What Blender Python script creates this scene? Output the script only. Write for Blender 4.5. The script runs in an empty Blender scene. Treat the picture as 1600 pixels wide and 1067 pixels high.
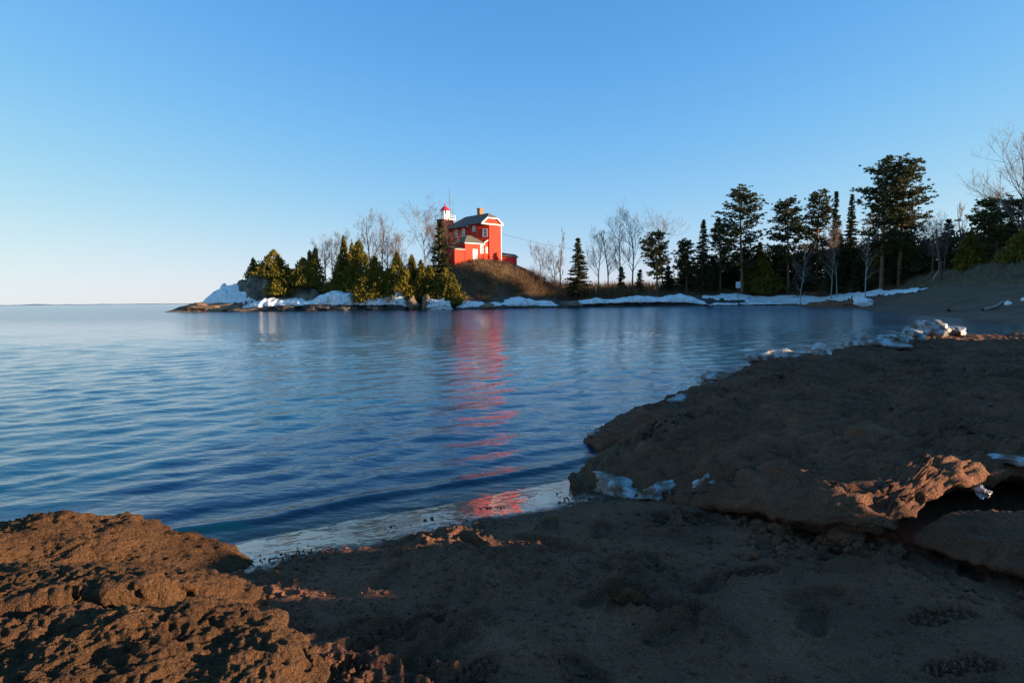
import bpy, bmesh, math, random
import numpy as np
from mathutils import Matrix, Euler, Vector
R = math.radians
scene = bpy.context.scene
COL = scene.collection

# ------------------------------------------------------------------ camera, sky, sun, exposure
CAM_Z = 1.4
cam = bpy.data.cameras.new('camera')
cam.sensor_width = 36.0
cam.lens = 22.0
cam.clip_start = 0.05
cam.clip_end = 20000
camo = bpy.data.objects.new('camera', cam)
COL.objects.link(camo)
camo.matrix_world = (Matrix.Translation((0, 0, CAM_Z)) @
                     (Euler((R(90 - 3.71), 0, 0)).to_matrix() @ Matrix.Rotation(R(-0.55), 3, 'Z')).to_4x4())
scene.camera = camo

SUN_EL = R(9.0)
SUN_AZ = R(97.0)            # clockwise from +Y (the view direction): from the right, a touch behind
SKY_CURVE = ((0.82, 6.0, 1.45), (1.02, 2.60, 1.0), (0.90, 18.6, 2.0))
world = bpy.data.worlds.new('World')
scene.world = world
world.use_nodes = True
wn = world.node_tree.nodes
wl = world.node_tree.links
bg = wn['Background']
sky = wn.new('ShaderNodeTexSky')
sky.sky_type = 'NISHITA'
sky.sun_disc = False
sky.sun_elevation = SUN_EL
sky.sun_rotation = SUN_AZ
sky.altitude = 200
sky.air_density = 1.0
sky.dust_density = 0.0
sky.ozone_density = 3.5
# the clear, deep evening blue of the photograph: one tone curve per channel over the whole sky
sp_ = wn.new('ShaderNodeSeparateColor'); cb_ = wn.new('ShaderNodeCombineColor')
wl.new(sky.outputs[0], sp_.inputs[0])
def _m(op, src, val, swap=False):
    n_ = wn.new('ShaderNodeMath'); n_.operation = op
    wl.new(src, n_.inputs[1 if swap else 0])
    if val is not None: n_.inputs[0 if swap else 1].default_value = val
    return n_.outputs[0]
for ch_, (amp_, k_, pw) in enumerate(SKY_CURVE):
    v_ = _m('POWER', _m('MULTIPLY', sp_.outputs[ch_], 0.15), pw)
    v_ = _m('SUBTRACT', _m('EXPONENT', _m('MULTIPLY', v_, -k_), None), 1.0, True)
    wl.new(_m('MULTIPLY', v_, amp_ / (0.15 * 2 ** 1.4)), cb_.inputs[ch_])
wl.new(cb_.outputs[0], bg.inputs[0])
bg.inputs[1].default_value = 0.15

sun = bpy.data.lights.new('sun', 'SUN')
sun.energy = 5.0
sun.angle = R(0.5)
sun.color = (1.0, 0.72, 0.46)
suno = bpy.data.objects.new('sun', sun)
COL.objects.link(suno)
to_sun = Vector((math.sin(SUN_AZ) * math.cos(SUN_EL), math.cos(SUN_AZ) * math.cos(SUN_EL), math.sin(SUN_EL)))
suno.rotation_euler = to_sun.to_track_quat('Z', 'Y').to_euler()
suno.location = (60, -10, 30)
vs = scene.view_settings
vs.view_transform = 'Standard'
vs.look = 'None'
vs.gamma = 1.0
vs.use_curve_mapping = False
vs.exposure = 1.4

# ------------------------------------------------------------------ numpy noise
_rs = np.random.RandomState(7)
_perm = np.concatenate([_rs.permutation(256)] * 3).astype(np.int64)
_g3 = _rs.normal(size=(256, 3))
_g3 /= np.linalg.norm(_g3, axis=1)[:, None]

def noise3(x, y, z):
    x = np.asarray(x, float); y = np.asarray(y, float); z = np.asarray(z, float)
    x, y, z = np.broadcast_arrays(x, y, z)
    xi = np.floor(x).astype(np.int64); yi = np.floor(y).astype(np.int64); zi = np.floor(z).astype(np.int64)
    xf = x - xi; yf = y - yi; zf = z - zi
    u = xf * xf * xf * (xf * (xf * 6 - 15) + 10)
    v = yf * yf * yf * (yf * (yf * 6 - 15) + 10)
    w = zf * zf * zf * (zf * (zf * 6 - 15) + 10)
    xi &= 255; yi &= 255; zi &= 255
    def g(dx, dy, dz):
        i = _perm[_perm[_perm[xi + dx] + yi + dy] + zi + dz]
        q = _g3[i]
        return q[..., 0] * (xf - dx) + q[..., 1] * (yf - dy) + q[..., 2] * (zf - dz)
    a = g(0, 0, 0) * (1 - u) + g(1, 0, 0) * u
    b = g(0, 1, 0) * (1 - u) + g(1, 1, 0) * u
    c = g(0, 0, 1) * (1 - u) + g(1, 0, 1) * u
    d = g(0, 1, 1) * (1 - u) + g(1, 1, 1) * u
    return ((a * (1 - v) + b * v) * (1 - w) + (c * (1 - v) + d * v) * w) * 1.5

def fbm(x, y, z=0.0, oct=4, lac=2.03, gain=0.5):
    s = 0.0; a = 1.0; f = 1.0
    for k in range(oct):
        s = s + a * noise3(np.asarray(x) * f + 17.3 * k, np.asarray(y) * f - 9.1 * k, np.asarray(z) * f + 3.7 * k)
        a *= gain; f *= lac
    return s

def ridged(x, y, z=0.0, oct=4):
    s = 0.0; a = 1.0; f = 1.0
    for k in range(oct):
        s = s + a * (1 - 2 * np.abs(noise3(np.asarray(x) * f + 5.3 * k, np.asarray(y) * f + 1.1 * k, np.asarray(z) * f)))
        a *= 0.5; f *= 2.1
    return s

def smooth(a, b, x):
    t = np.clip((np.asarray(x, float) - a) / (b - a), 0, 1)
    return t * t * (3 - 2 * t)

# ------------------------------------------------------------------ mesh helpers
def mesh_np(name, V, F, attrs=None, smooth_shade=True):
    me = bpy.data.meshes.new(name)
    V = np.ascontiguousarray(V, dtype=np.float32)
    F = np.ascontiguousarray(F, dtype=np.int32)
    n, k = F.shape
    me.vertices.add(len(V))
    me.vertices.foreach_set('co', V.ravel())
    me.loops.add(n * k)
    me.loops.foreach_set('vertex_index', F.ravel())
    me.polygons.add(n)
    me.polygons.foreach_set('loop_start', np.arange(0, n * k, k, dtype=np.int32))
    me.polygons.foreach_set('loop_total', np.full(n, k, dtype=np.int32))
    if smooth_shade:
        me.polygons.foreach_set('use_smooth', np.ones(n, dtype=bool))
    if attrs:
        for an, av in attrs.items():
            at = me.attributes.new(an, 'FLOAT', 'POINT')
            at.data.foreach_set('value', np.ascontiguousarray(av, dtype=np.float32))
    me.update(calc_edges=True)
    me.validate()
    return me

def link(name, me, mat=None, parent=None):
    o = bpy.data.objects.new(name, me)
    COL.objects.link(o)
    if mat is not None and me is not None and not me.materials:
        me.materials.append(mat)
    if parent is not None:
        o.parent = parent
    return o

def empty(name, loc, rz=0.0):
    o = bpy.data.objects.new(name, None)
    o.empty_display_size = 0.3
    COL.objects.link(o)
    o.location = loc
    o.rotation_euler = (0, 0, rz)
    return o

def tag(o, label=None, cat=None, group=None, kind=None):
    if label: o['label'] = label
    if cat: o['category'] = cat
    if group: o['group'] = group
    if kind: o['kind'] = kind
    return o

def grid_faces(nr, nc, wrap=False):
    i = np.arange(nr - 1)[:, None]
    if wrap:
        j = np.arange(nc)[None, :]; j2 = (j + 1) % nc
    else:
        j = np.arange(nc - 1)[None, :]; j2 = j + 1
    a = i * nc + j; b = i * nc + j2; c = (i + 1) * nc + j2; d = (i + 1) * nc + j
    return np.stack([a, b, c, d], -1).reshape(-1, 4)

def vnormals(V, F):
    n = np.zeros_like(V)
    e1 = V[F[:, 2]] - V[F[:, 0]]
    e2 = V[F[:, 3 if F.shape[1] == 4 else 1]] - V[F[:, 1 if F.shape[1] == 4 else 0]]
    fn = np.cross(e1, e2) if F.shape[1] == 4 else np.cross(V[F[:, 1]] - V[F[:, 0]], V[F[:, 2]] - V[F[:, 0]])
    for k in range(F.shape[1]):
        for c in range(3):
            n[:, c] += np.bincount(F[:, k], weights=fn[:, c], minlength=len(V))
    return n / (np.linalg.norm(n, axis=1)[:, None] + 1e-12)

class MB:
    """collects boxes and prisms into one mesh"""
    def __init__(s): s.v = []; s.f = []
    def add(s, vs_, fs):
        o = len(s.v); s.v += [tuple(p) for p in vs_]; s.f += [tuple(i + o for i in q) for q in fs]; return s
    def box(s, x0, x1, y0, y1, z0, z1):
        return s.add([(x0, y0, z0), (x1, y0, z0), (x1, y1, z0), (x0, y1, z0), (x0, y0, z1), (x1, y0, z1), (x1, y1, z1), (x0, y1, z1)],
                     [(0, 3, 2, 1), (4, 5, 6, 7), (0, 1, 5, 4), (1, 2, 6, 5), (2, 3, 7, 6), (3, 0, 4, 7)])
    def bar(s, p, q, w, d=None):
        p = Vector(p); q = Vector(q); a = (q - p).normalized(); d = d or w
        up = Vector((0, 0, 1)) if abs(a.z) < 0.95 else Vector((1, 0, 0))
        u = a.cross(up).normalized() * w / 2; v = a.cross(u).normalized() * d / 2
        pts = [p - u - v, p + u - v, p + u + v, p - u + v, q - u - v, q + u - v, q + u + v, q - u + v]
        return s.add(pts, [(0, 3, 2, 1), (4, 5, 6, 7), (0, 1, 5, 4), (1, 2, 6, 5), (2, 3, 7, 6), (3, 0, 4, 7)])
    def prism(s, poly, z0, z1):
        n = len(poly)
        return s.add([(x, y, z0) for x, y in poly] + [(x, y, z1) for x, y in poly],
                     [tuple(reversed(range(n))), tuple(range(n, 2 * n))] + [(i, (i + 1) % n, n + (i + 1) % n, n + i) for i in range(n)])
    def lathe(s, prof, n, cx=0, cy=0, ph=0.0):
        vv = []; ff = []
        for r, z in prof:
            for k in range(n):
                a = ph + 2 * math.pi * k / n
                vv.append((cx + r * math.cos(a), cy + r * math.sin(a), z))
        for i in range(len(prof) - 1):
            for k in range(n):
                ff.append((i * n + k, i * n + (k + 1) % n, (i + 1) * n + (k + 1) % n, (i + 1) * n + k))
        ff.append(tuple(reversed(range(n)))); ff.append(tuple((len(prof) - 1) * n + k for k in range(n)))
        return s.add(vv, ff)
    def build(s, name, mat, parent=None, bevel=0.0):
        me = bpy.data.meshes.new(name)
        me.from_pydata(s.v, [], s.f)
        me.update()
        bm = bmesh.new(); bm.from_mesh(me)
        bmesh.ops.recalc_face_normals(bm, faces=bm.faces)
        if bevel:
            bmesh.ops.bevel(bm, geom=list(bm.edges), offset=bevel, segments=1, affect='EDGES')
        bm.to_mesh(me); bm.free()
        return link(name, me, mat, parent)

# ------------------------------------------------------------------ materials
def new_mat(name):
    m = bpy.data.materials.new(name)
    m.use_nodes = True
    nt = m.node_tree
    return m, nt, nt.nodes['Principled BSDF']

def simple(name, col, rough=0.7, var=0.25, scale=3.0, bump=0.0, bscale=20.0, spec=0.3, metal=0.0):
    m, nt, p = new_mat(name)
    N = nt.nodes; L = nt.links
    tc = N.new('ShaderNodeTexCoord')
    nz = N.new('ShaderNodeTexNoise'); nz.inputs['Scale'].default_value = scale; nz.inputs['Detail'].default_value = 5
    L.new(tc.outputs['Object'], nz.inputs['Vector'])
    mr = N.new('ShaderNodeMapRange')
    mr.inputs['From Min'].default_value = 0.3; mr.inputs['From Max'].default_value = 0.7
    mr.inputs['To Min'].default_value = 1 - var; mr.inputs['To Max'].default_value = 1 + var
    L.new(nz.outputs['Fac'], mr.inputs['Value'])
    mx = N.new('ShaderNodeVectorMath'); mx.operation = 'SCALE'
    mx.inputs[0].default_value = col
    L.new(mr.outputs['Result'], mx.inputs['Scale'])
    L.new(mx.outputs['Vector'], p.inputs['Base Color'])
    p.inputs['Roughness'].default_value = rough
    p.inputs['Specular IOR Level'].default_value = spec
    p.inputs['Metallic'].default_value = metal
    if bump:
        nb = N.new('ShaderNodeTexNoise'); nb.inputs['Scale'].default_value = bscale; nb.inputs['Detail'].default_value = 6
        L.new(tc.outputs['Object'], nb.inputs['Vector'])
        b = N.new('ShaderNodeBump'); b.inputs['Strength'].default_value = 1.0; b.inputs['Distance'].default_value = bump
        L.new(nb.outputs['Fac'], b.inputs['Height'])
        L.new(b.outputs['Normal'], p.inputs['Normal'])
    return m

def sand_material(name, dry, wetcol, grain=1.0):
    """damp lake sand; the point attribute 'wet' turns it dark, smooth and glossy"""
    m, nt, p = new_mat(name)
    N = nt.nodes; L = nt.links
    tc = N.new('ShaderNodeTexCoord')
    def nz(scale, detail):
        n = N.new('ShaderNodeTexNoise'); n.inputs['Scale'].default_value = scale; n.inputs['Detail'].default_value = detail
        L.new(tc.outputs['Object'], n.inputs['Vector']); return n
    n1 = nz(2.3, 6); n2 = nz(330 * grain, 2); n3 = nz(70 * grain, 6); n4 = nz(14, 4)
    at = N.new('ShaderNodeAttribute'); at.attribute_name = 'wet'
    cr = N.new('ShaderNodeValToRGB')
    cr.color_ramp.elements[0].position = 0.30; cr.color_ramp.elements[0].color = (dry[0] * .62, dry[1] * .60, dry[2] * .60, 1)
    cr.color_ramp.elements[1].position = 0.72; cr.color_ramp.elements[1].color = (dry[0] * 1.25, dry[1] * 1.25, dry[2] * 1.25, 1)
    L.new(n1.outputs['Fac'], cr.inputs['Fac'])
    sp = N.new('ShaderNodeValToRGB')
    sp.color_ramp.elements[0].position = 0.33; sp.color_ramp.elements[0].color = (.35, .35, .38, 1)
    sp.color_ramp.elements[1].position = 0.62; sp.color_ramp.elements[1].color = (1.35, 1.3, 1.25, 1)
    L.new(n2.outputs['Fac'], sp.inputs['Fac'])
    mu = N.new('ShaderNodeMix'); mu.data_type = 'RGBA'; mu.blend_type = 'MULTIPLY'; mu.inputs['Factor'].default_value = 0.8
    L.new(cr.outputs['Color'], mu.inputs['A']); L.new(sp.outputs['Color'], mu.inputs['B'])
    gr = N.new('ShaderNodeValToRGB')
    gr.color_ramp.elements[0].position = 0.36; gr.color_ramp.elements[0].color = (.50, .50, .52, 1)
    gr.color_ramp.elements[1].position = 0.64; gr.color_ramp.elements[1].color = (1.40, 1.38, 1.34, 1)
    n5 = nz(150 * grain, 3)
    L.new(n5.outputs['Fac'], gr.inputs['Fac'])
    mg = N.new('ShaderNodeMix'); mg.data_type = 'RGBA'; mg.blend_type = 'MULTIPLY'; mg.inputs['Factor'].default_value = 0.6
    L.new(mu.outputs['Result'], mg.inputs['A']); L.new(gr.outputs['Color'], mg.inputs['B'])
    mw = N.new('ShaderNodeMix'); mw.data_type = 'RGBA'
    L.new(at.outputs['Fac'], mw.inputs['Factor']); L.new(mg.outputs['Result'], mw.inputs['A'])
    mw.inputs['B'].default_value = (*wetcol, 1)
    L.new(mw.outputs['Result'], p.inputs['Base Color'])
    mr = N.new('ShaderNodeMapRange'); mr.inputs['To Min'].default_value = 0.9; mr.inputs['To Max'].default_value = 0.22
    L.new(at.outputs['Fac'], mr.inputs['Value']); L.new(mr.outputs['Result'], p.inputs['Roughness'])
    p.inputs['Specular IOR Level'].default_value = 0.2
    cw = N.new('ShaderNodeMath'); cw.operation = 'MULTIPLY'; cw.inputs[1].default_value = 0.9
    L.new(at.outputs['Fac'], cw.inputs[0]); L.new(cw.outputs[0], p.inputs['Coat Weight'])
    p.inputs['Coat Roughness'].default_value = 0.07
    p.inputs['Coat IOR'].default_value = 1.40
    ad = N.new('ShaderNodeMath'); ad.operation = 'MULTIPLY_ADD'; ad.inputs[1].default_value = 0.35
    L.new(n2.outputs['Fac'], ad.inputs[0]); L.new(n3.outputs['Fac'], ad.inputs[2])
    inv = N.new('ShaderNodeMapRange'); inv.inputs['To Min'].default_value = 1.0; inv.inputs['To Max'].default_value = 0.07
    L.new(at.outputs['Fac'], inv.inputs['Value'])
    b = N.new('ShaderNodeBump'); b.inputs["Distance"].default_value = 0.032 / grain
    L.new(inv.outputs['Result'], b.inputs['Strength']); L.new(ad.outputs[0], b.inputs['Height'])
    L.new(b.outputs['Normal'], p.inputs['Normal'])
    return m

M = {}
M['sand'] = sand_material('lake_sand', (0.245, 0.115, 0.066), (0.032, 0.020, 0.014))
M['crust'] = sand_material('sand_crust', (0.125, 0.066, 0.031), (0.05, 0.04, 0.03))
M['rock'] = simple('rock', (0.17, 0.135, 0.105), 0.85, 0.55, 0.6, 0.12, 2.5)
M['rock_brown'] = simple('rock_brown', (0.23, 0.145, 0.09), 0.8, 0.5, 0.8, 0.10, 3.0)
M['rock_dark'] = simple('rock_dark', (0.055, 0.047, 0.042), 0.6, 0.5, 0.8, 0.10, 3.0)
M['red'] = simple('red_paint', (0.58, 0.048, 0.026), 0.7, 0.10, 2.0, 0.004, 30, 0.12)
M['white'] = simple('white_paint', (0.80, 0.79, 0.77), 0.5, 0.05, 2.0)
M['shingle'] = simple('roof_shingle', (0.125, 0.115, 0.10), 0.85, 0.25, 4.0, 0.02, 14)
M['brick'] = simple('chimney_brick', (0.36, 0.17, 0.085), 0.85, 0.3, 5.0, 0.02, 12)
M['redmetal'] = simple('red_metal', (0.62, 0.02, 0.05), 0.4, 0.05, 2.0, spec=0.5)
M['metal'] = simple('grey_metal', (0.16, 0.17, 0.18), 0.45, 0.1, 4.0, metal=0.7)
M['bark'] = simple('bark', (0.115, 0.088, 0.068), 0.9, 0.35, 3.0)
M['bark_pine'] = simple('bark_pine', (0.20, 0.105, 0.062), 0.9, 0.35, 3.0)
M['bark_birch'] = simple('bark_birch', (0.34, 0.31, 0.27), 0.75, 0.3, 5.0)
M['twig'] = simple('twig', (0.165, 0.115, 0.09), 0.9, 0.2, 3.0)
M['wood'] = simple('weathered_wood', (0.30, 0.25, 0.20), 0.85, 0.3, 4.0)
M['signpanel'] = simple('sign_panel', (0.55, 0.62, 0.74), 0.5, 0.05, 4.0)

def snow_mat():
    """old spring snow: white, with grey-brown windblown dirt in blotches"""
    m, nt, p = new_mat('snow')
    N = nt.nodes; L = nt.links
    tc = N.new('ShaderNodeTexCoord')
    n = N.new('ShaderNodeTexNoise'); n.inputs['Scale'].default_value = 0.9; n.inputs['Detail'].default_value = 9; n.inputs['Roughness'].default_value = 0.65
    L.new(tc.outputs['Object'], n.inputs['Vector'])
    cr = N.new('ShaderNodeValToRGB')
    cr.color_ramp.elements[0].position = 0.30; cr.color_ramp.elements[0].color = (0.42, 0.36, 0.30, 1)
    cr.color_ramp.elements[1].position = 0.47; cr.color_ramp.elements[1].color = (0.84, 0.85, 0.87, 1)
    L.new(n.outputs['Fac'], cr.inputs['Fac']); L.new(cr.outputs['Color'], p.inputs['Base Color'])
    p.inputs['Roughness'].default_value = 0.65; p.inputs['Specular IOR Level'].default_value = 0.3
    b = N.new('ShaderNodeBump'); b.inputs['Distance'].default_value = 0.16
    n2 = N.new('ShaderNodeTexNoise'); n2.inputs['Scale'].default_value = 2.2; n2.inputs['Detail'].default_value = 7
    L.new(tc.outputs['Object'], n2.inputs['Vector']); L.new(n2.outputs['Fac'], b.inputs['Height']); L.new(b.outputs['Normal'], p.inputs['Normal'])
    return m
M['snow'] = snow_mat()

def glass_mat():
    m, nt, p = new_mat('window_glass')
    p.inputs['Base Color'].default_value = (0.16, 0.20, 0.24, 1)
    p.inputs['Roughness'].default_value = 0.08
    p.inputs['Specular IOR Level'].default_value = 0.9
    return m
M['glass'] = glass_mat()

def leaf_mat(name, c1, c2):
    m, nt, p = new_mat(name)
    N = nt.nodes; L = nt.links
    tc = N.new('ShaderNodeTexCoord')
    n = N.new('ShaderNodeTexNoise'); n.inputs['Scale'].default_value = 1.1; n.inputs['Detail'].default_value = 4
    L.new(tc.outputs['Object'], n.inputs['Vector'])
    cr = N.new('ShaderNodeValToRGB')
    cr.color_ramp.elements[0].position = 0.32; cr.color_ramp.elements[0].color = (*c1, 1)
    cr.color_ramp.elements[1].position = 0.68; cr.color_ramp.elements[1].color = (*c2, 1)
    L.new(n.outputs['Fac'], cr.inputs['Fac'])
    L.new(cr.outputs['Color'], p.inputs['Base Color'])
    p.inputs['Roughness'].default_value = 0.75
    p.inputs['Specular IOR Level'].default_value = 0.15
    tr = N.new('ShaderNodeBsdfTranslucent'); L.new(cr.outputs['Color'], tr.inputs['Color'])
    mx = N.new('ShaderNodeMixShader'); mx.inputs[0].default_value = 0.18
    L.new(p.outputs[0], mx.inputs[1]); L.new(tr.outputs[0], mx.inputs[2])
    L.new(mx.outputs[0], N['Material Output'].inputs['Surface'])
    return m
M['cedar'] = leaf_mat('cedar_foliage', (0.085, 0.080, 0.012), (0.21, 0.165, 0.024))
M['spruce'] = leaf_mat('spruce_foliage', (0.030, 0.042, 0.018), (0.075, 0.080, 0.030))
M['pine'] = leaf_mat('pine_foliage', (0.040, 0.050, 0.018), (0.10, 0.098, 0.034))
M['brush'] = leaf_mat('dry_brush', (0.105, 0.060, 0.032), (0.22, 0.135, 0.065))
M['grass'] = leaf_mat('dry_grass', (0.14, 0.085, 0.042), (0.27, 0.175, 0.085))
M['dune'] = leaf_mat('dune_grass', (0.16, 0.13, 0.085), (0.27, 0.22, 0.14))

def ice_mat():
    m, nt, p = new_mat('lake_ice')
    N = nt.nodes; L = nt.links
    tc = N.new('ShaderNodeTexCoord')
    n = N.new('ShaderNodeTexNoise'); n.inputs['Scale'].default_value = 9; n.inputs['Detail'].default_value = 6
    L.new(tc.outputs['Object'], n.inputs['Vector'])
    cr = N.new('ShaderNodeValToRGB')
    cr.color_ramp.elements[0].position = 0.44; cr.color_ramp.elements[0].color = (0.15, 0.085, 0.055, 1)
    cr.color_ramp.elements[1].position = 0.60; cr.color_ramp.elements[1].color = (0.38, 0.42, 0.46, 1)
    L.new(n.outputs['Fac'], cr.inputs['Fac']); L.new(cr.outputs['Color'], p.inputs['Base Color'])
    p.inputs['Roughness'].default_value = 0.28
    p.inputs['Specular IOR Level'].default_value = 0.6
    b = N.new('ShaderNodeBump'); b.inputs['Distance'].default_value = 0.02
    n2 = N.new('ShaderNodeTexNoise'); n2.inputs['Scale'].default_value = 45; n2.inputs['Detail'].default_value = 5
    L.new(tc.outputs['Object'], n2.inputs['Vector'])
    L.new(n2.outputs['Fac'], b.inputs['Height']); L.new(b.outputs['Normal'], p.inputs['Normal'])
    return m
M['ice'] = ice_mat()

# ------------------------------------------------------------------ terrain height
SHORE = np.array([(-65, 118), (-44, 107.5), (-24, 106.5), (-10, 105), (0, 113), (12, 121), (35, 123), (50, 125), (56, 119),
                  (55, 106), (50, 90), (41.5, 75), (32, 49), (28, 37), (25.5, 31), (18, 21), (9.5, 13), (4, 8.2),
                  (1.5, 5.6), (0.4, 4.8), (-1.6, 3.6), (-4, 2.2), (-8, 0), (-20, -6), (-60, -30), (-90, -120), (320, -120),
                  (320, 420), (60, 420), (20, 200), (-20, 150), (-45, 135), (-64, 122)], float)

def sdist(x, y):
    """distance to the shoreline, positive on land"""
    x = np.asarray(x, float); y = np.asarray(y, float)
    best = np.full(x.shape, 1e9); inside = np.zeros(x.shape, bool)
    n = len(SHORE)
    for i in range(n):
        ax, ay = SHORE[i]; bx, by = SHORE[(i + 1) % n]
        dx, dy = bx - ax, by - ay
        t = np.clip(((x - ax) * dx + (y - ay) * dy) / (dx * dx + dy * dy), 0, 1)
        best = np.minimum(best, np.hypot(x - ax - t * dx, y - ay - t * dy))
        c = (ay > y) != (by > y)
        with np.errstate(divide='ignore', invalid='ignore'):
            xi = ax + (y - ay) * dx / (dy if dy != 0 else 1e-9)
        inside ^= c & (x < xi)
    return np.where(inside, best, -best)

def height(x, y, d=None):
    x = np.asarray(x, float); y = np.asarray(y, float)
    if d is None: d = sdist(x, y)
    k = 1 + 1.6 * smooth(30, 85, y) * (d > 0)
    beach = np.interp(d * k, [-60, -10, -3, 0, 1.3, 3, 7, 12, 20, 26, 33, 60, 100], [-9, -1.6, -.42, 0, .17, .205, .40, 1.3, 2.3, 2.9, 5.0, 5.5, 6.0])
    rocky = np.interp(d, [-40, -2, 0, 1, 3, 6, 12, 40, 90], [-9, -1.2, 0, .6, 1.4, 2.5, 4.1, 4.2, 3.4])
    wr = smooth(58, 42, x) * smooth(92, 100, y)
    z = beach * (1 - wr) + rocky * wr
    z = z - wr * 1.0 * smooth(8, 20, x) * smooth(5, 12, d)
    q = ((x + 7) / 13.5) ** 2 + ((y - 129.5) / 12.5) ** 2
    z = z + 5.3 * np.exp(-q ** 2.2)
    far = smooth(18, 40, y) * smooth(0, 3, d)
    z = z + far * 0.25 * fbm(x * .22, y * .22, 1.0, 4) + wr * .5 * smooth(3, 8, d) * fbm(x * .16, y * .16, 5.0, 3) * smooth(0.0, 1.0, q)
    s = x - (0.86 * y + 8)  # unseen bluff raised off to the right, heights set to shade the shore
    z = z + smooth(0, 30, s) * np.interp(y, [25, 45, 75, 88, 110, 150], [0, 10, 14, 16, 16, 16]) * (y > 25)
    return z

def H(x, y): return float(height(np.array([x]), np.array([y]))[0])

# ------------------------------------------------------------------ the land
def land_material():
    """sand near the water, brown litter and dead grass inland, bare dark rock along the point"""
    m, nt, p = new_mat('land')
    N = nt.nodes; L = nt.links
    tc = N.new('ShaderNodeTexCoord')
    n = N.new('ShaderNodeTexNoise'); n.inputs['Scale'].default_value = 0.5; n.inputs['Detail'].default_value = 8
    L.new(tc.outputs['Object'], n.inputs['Vector'])
    def ramp(c1, c2):
        r = N.new('ShaderNodeValToRGB')
        r.color_ramp.elements[0].position = 0.35; r.color_ramp.elements[0].color = (*c1, 1)
        r.color_ramp.elements[1].position = 0.68; r.color_ramp.elements[1].color = (*c2, 1)
        L.new(n.outputs['Fac'], r.inputs['Fac']); return r
    sand = ramp((0.12, 0.062, 0.038), (0.20, 0.105, 0.064))
    litter = ramp((0.07, 0.045, 0.028), (0.15, 0.095, 0.045))
    rock = ramp((0.04, 0.034, 0.03), (0.12, 0.10, 0.08))
    def attr(nm):
        a = N.new('ShaderNodeAttribute'); a.attribute_name = nm; return a
    m1 = N.new('ShaderNodeMix'); m1.data_type = 'RGBA'
    L.new(attr('veg').outputs['Fac'], m1.inputs['Factor']); L.new(sand.outputs[0], m1.inputs['A']); L.new(litter.outputs[0], m1.inputs['B'])
    m2 = N.new('ShaderNodeMix'); m2.data_type = 'RGBA'
    L.new(attr('rock').outputs['Fac'], m2.inputs['Factor']); L.new(m1.outputs['Result'], m2.inputs['A']); L.new(rock.outputs[0], m2.inputs['B'])
    L.new(m2.outputs['Result'], p.inputs['Base Color'])
    p.inputs['Roughness'].default_value = 0.9
    p.inputs['Specular IOR Level'].default_value = 0.2
    nb = N.new('ShaderNodeTexNoise'); nb.inputs['Scale'].default_value = 4; nb.inputs['Detail'].default_value = 8
    L.new(tc.outputs['Object'], nb.inputs['Vector'])
    b = N.new('ShaderNodeBump'); b.inputs['Distance'].default_value = 0.12
    L.new(nb.outputs['Fac'], b.inputs['Height']); L.new(b.outputs['Normal'], p.inputs['Normal'])
    return m
M['land'] = land_material()

def land_sheet(name, xs, ys, lower=None):
    X, Y = np.meshgrid(xs, ys)
    x = X.ravel(); y = Y.ravel()
    d = sdist(x, y)
    z = height(x, y, d)
    if lower is not None: z = z - lower(x, y)
    wr = smooth(58, 42, x) * smooth(92, 100, y)
    k = 1 + 1.6 * smooth(30, 85, y)
    veg = np.maximum(wr * smooth(3.5, 6, d), smooth(22, 30, d * k))
    rock = wr * smooth(5.0, 2.5, d)
    return link(name, mesh_np(name, np.stack([x, y, z], 1), grid_faces(len(ys), len(xs)), {'veg': veg, 'rock': rock}), M['land'])

tag(land_sheet('far_shore_ground', np.arange(-72, 150.1, 1.0), np.arange(16, 176.1, 1.0)), kind='structure')
tag(land_sheet('wider_ground', np.arange(-100, 330.1, 5.0), np.arange(-125, 425.1, 5.0),
               lambda x, y: 0.25 + 1.2 * ((x > -76) & (x < 154) & (y > 12) & (y < 180)) + 0.8 * ((x > -10) & (x < 22) & (y > -6) & (y < 22))), kind='structure')

# ------------------------------------------------------------------ near beach: damp trodden sand
rng = np.random.RandomState(11)
PRINTS = []
for k in range(46):
    PRINTS.append((rng.uniform(-.75, 2.3), rng.uniform(1.55, 3.6), rng.uniform(0, 6.28), rng.uniform(.25, .30), rng.uniform(.016, .032), 0))
PRINTS += [(1.62, 2.28, .15, .29, .012, 1), (.62, 2.36, -.15, .29, .012, 2), (-.40, 2.30, .5, .29, .012, 2), (-.62, 1.98, .3, .28, .012, 1),
           (1.45, 1.95, .2, .29, .012, 2), (.75, 1.78, .05, .29, .012, 1), (-.15, 1.95, 1.0, .28, .012, 2), (1.05, 2.7, .4, .28, .01, 1)]

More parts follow.
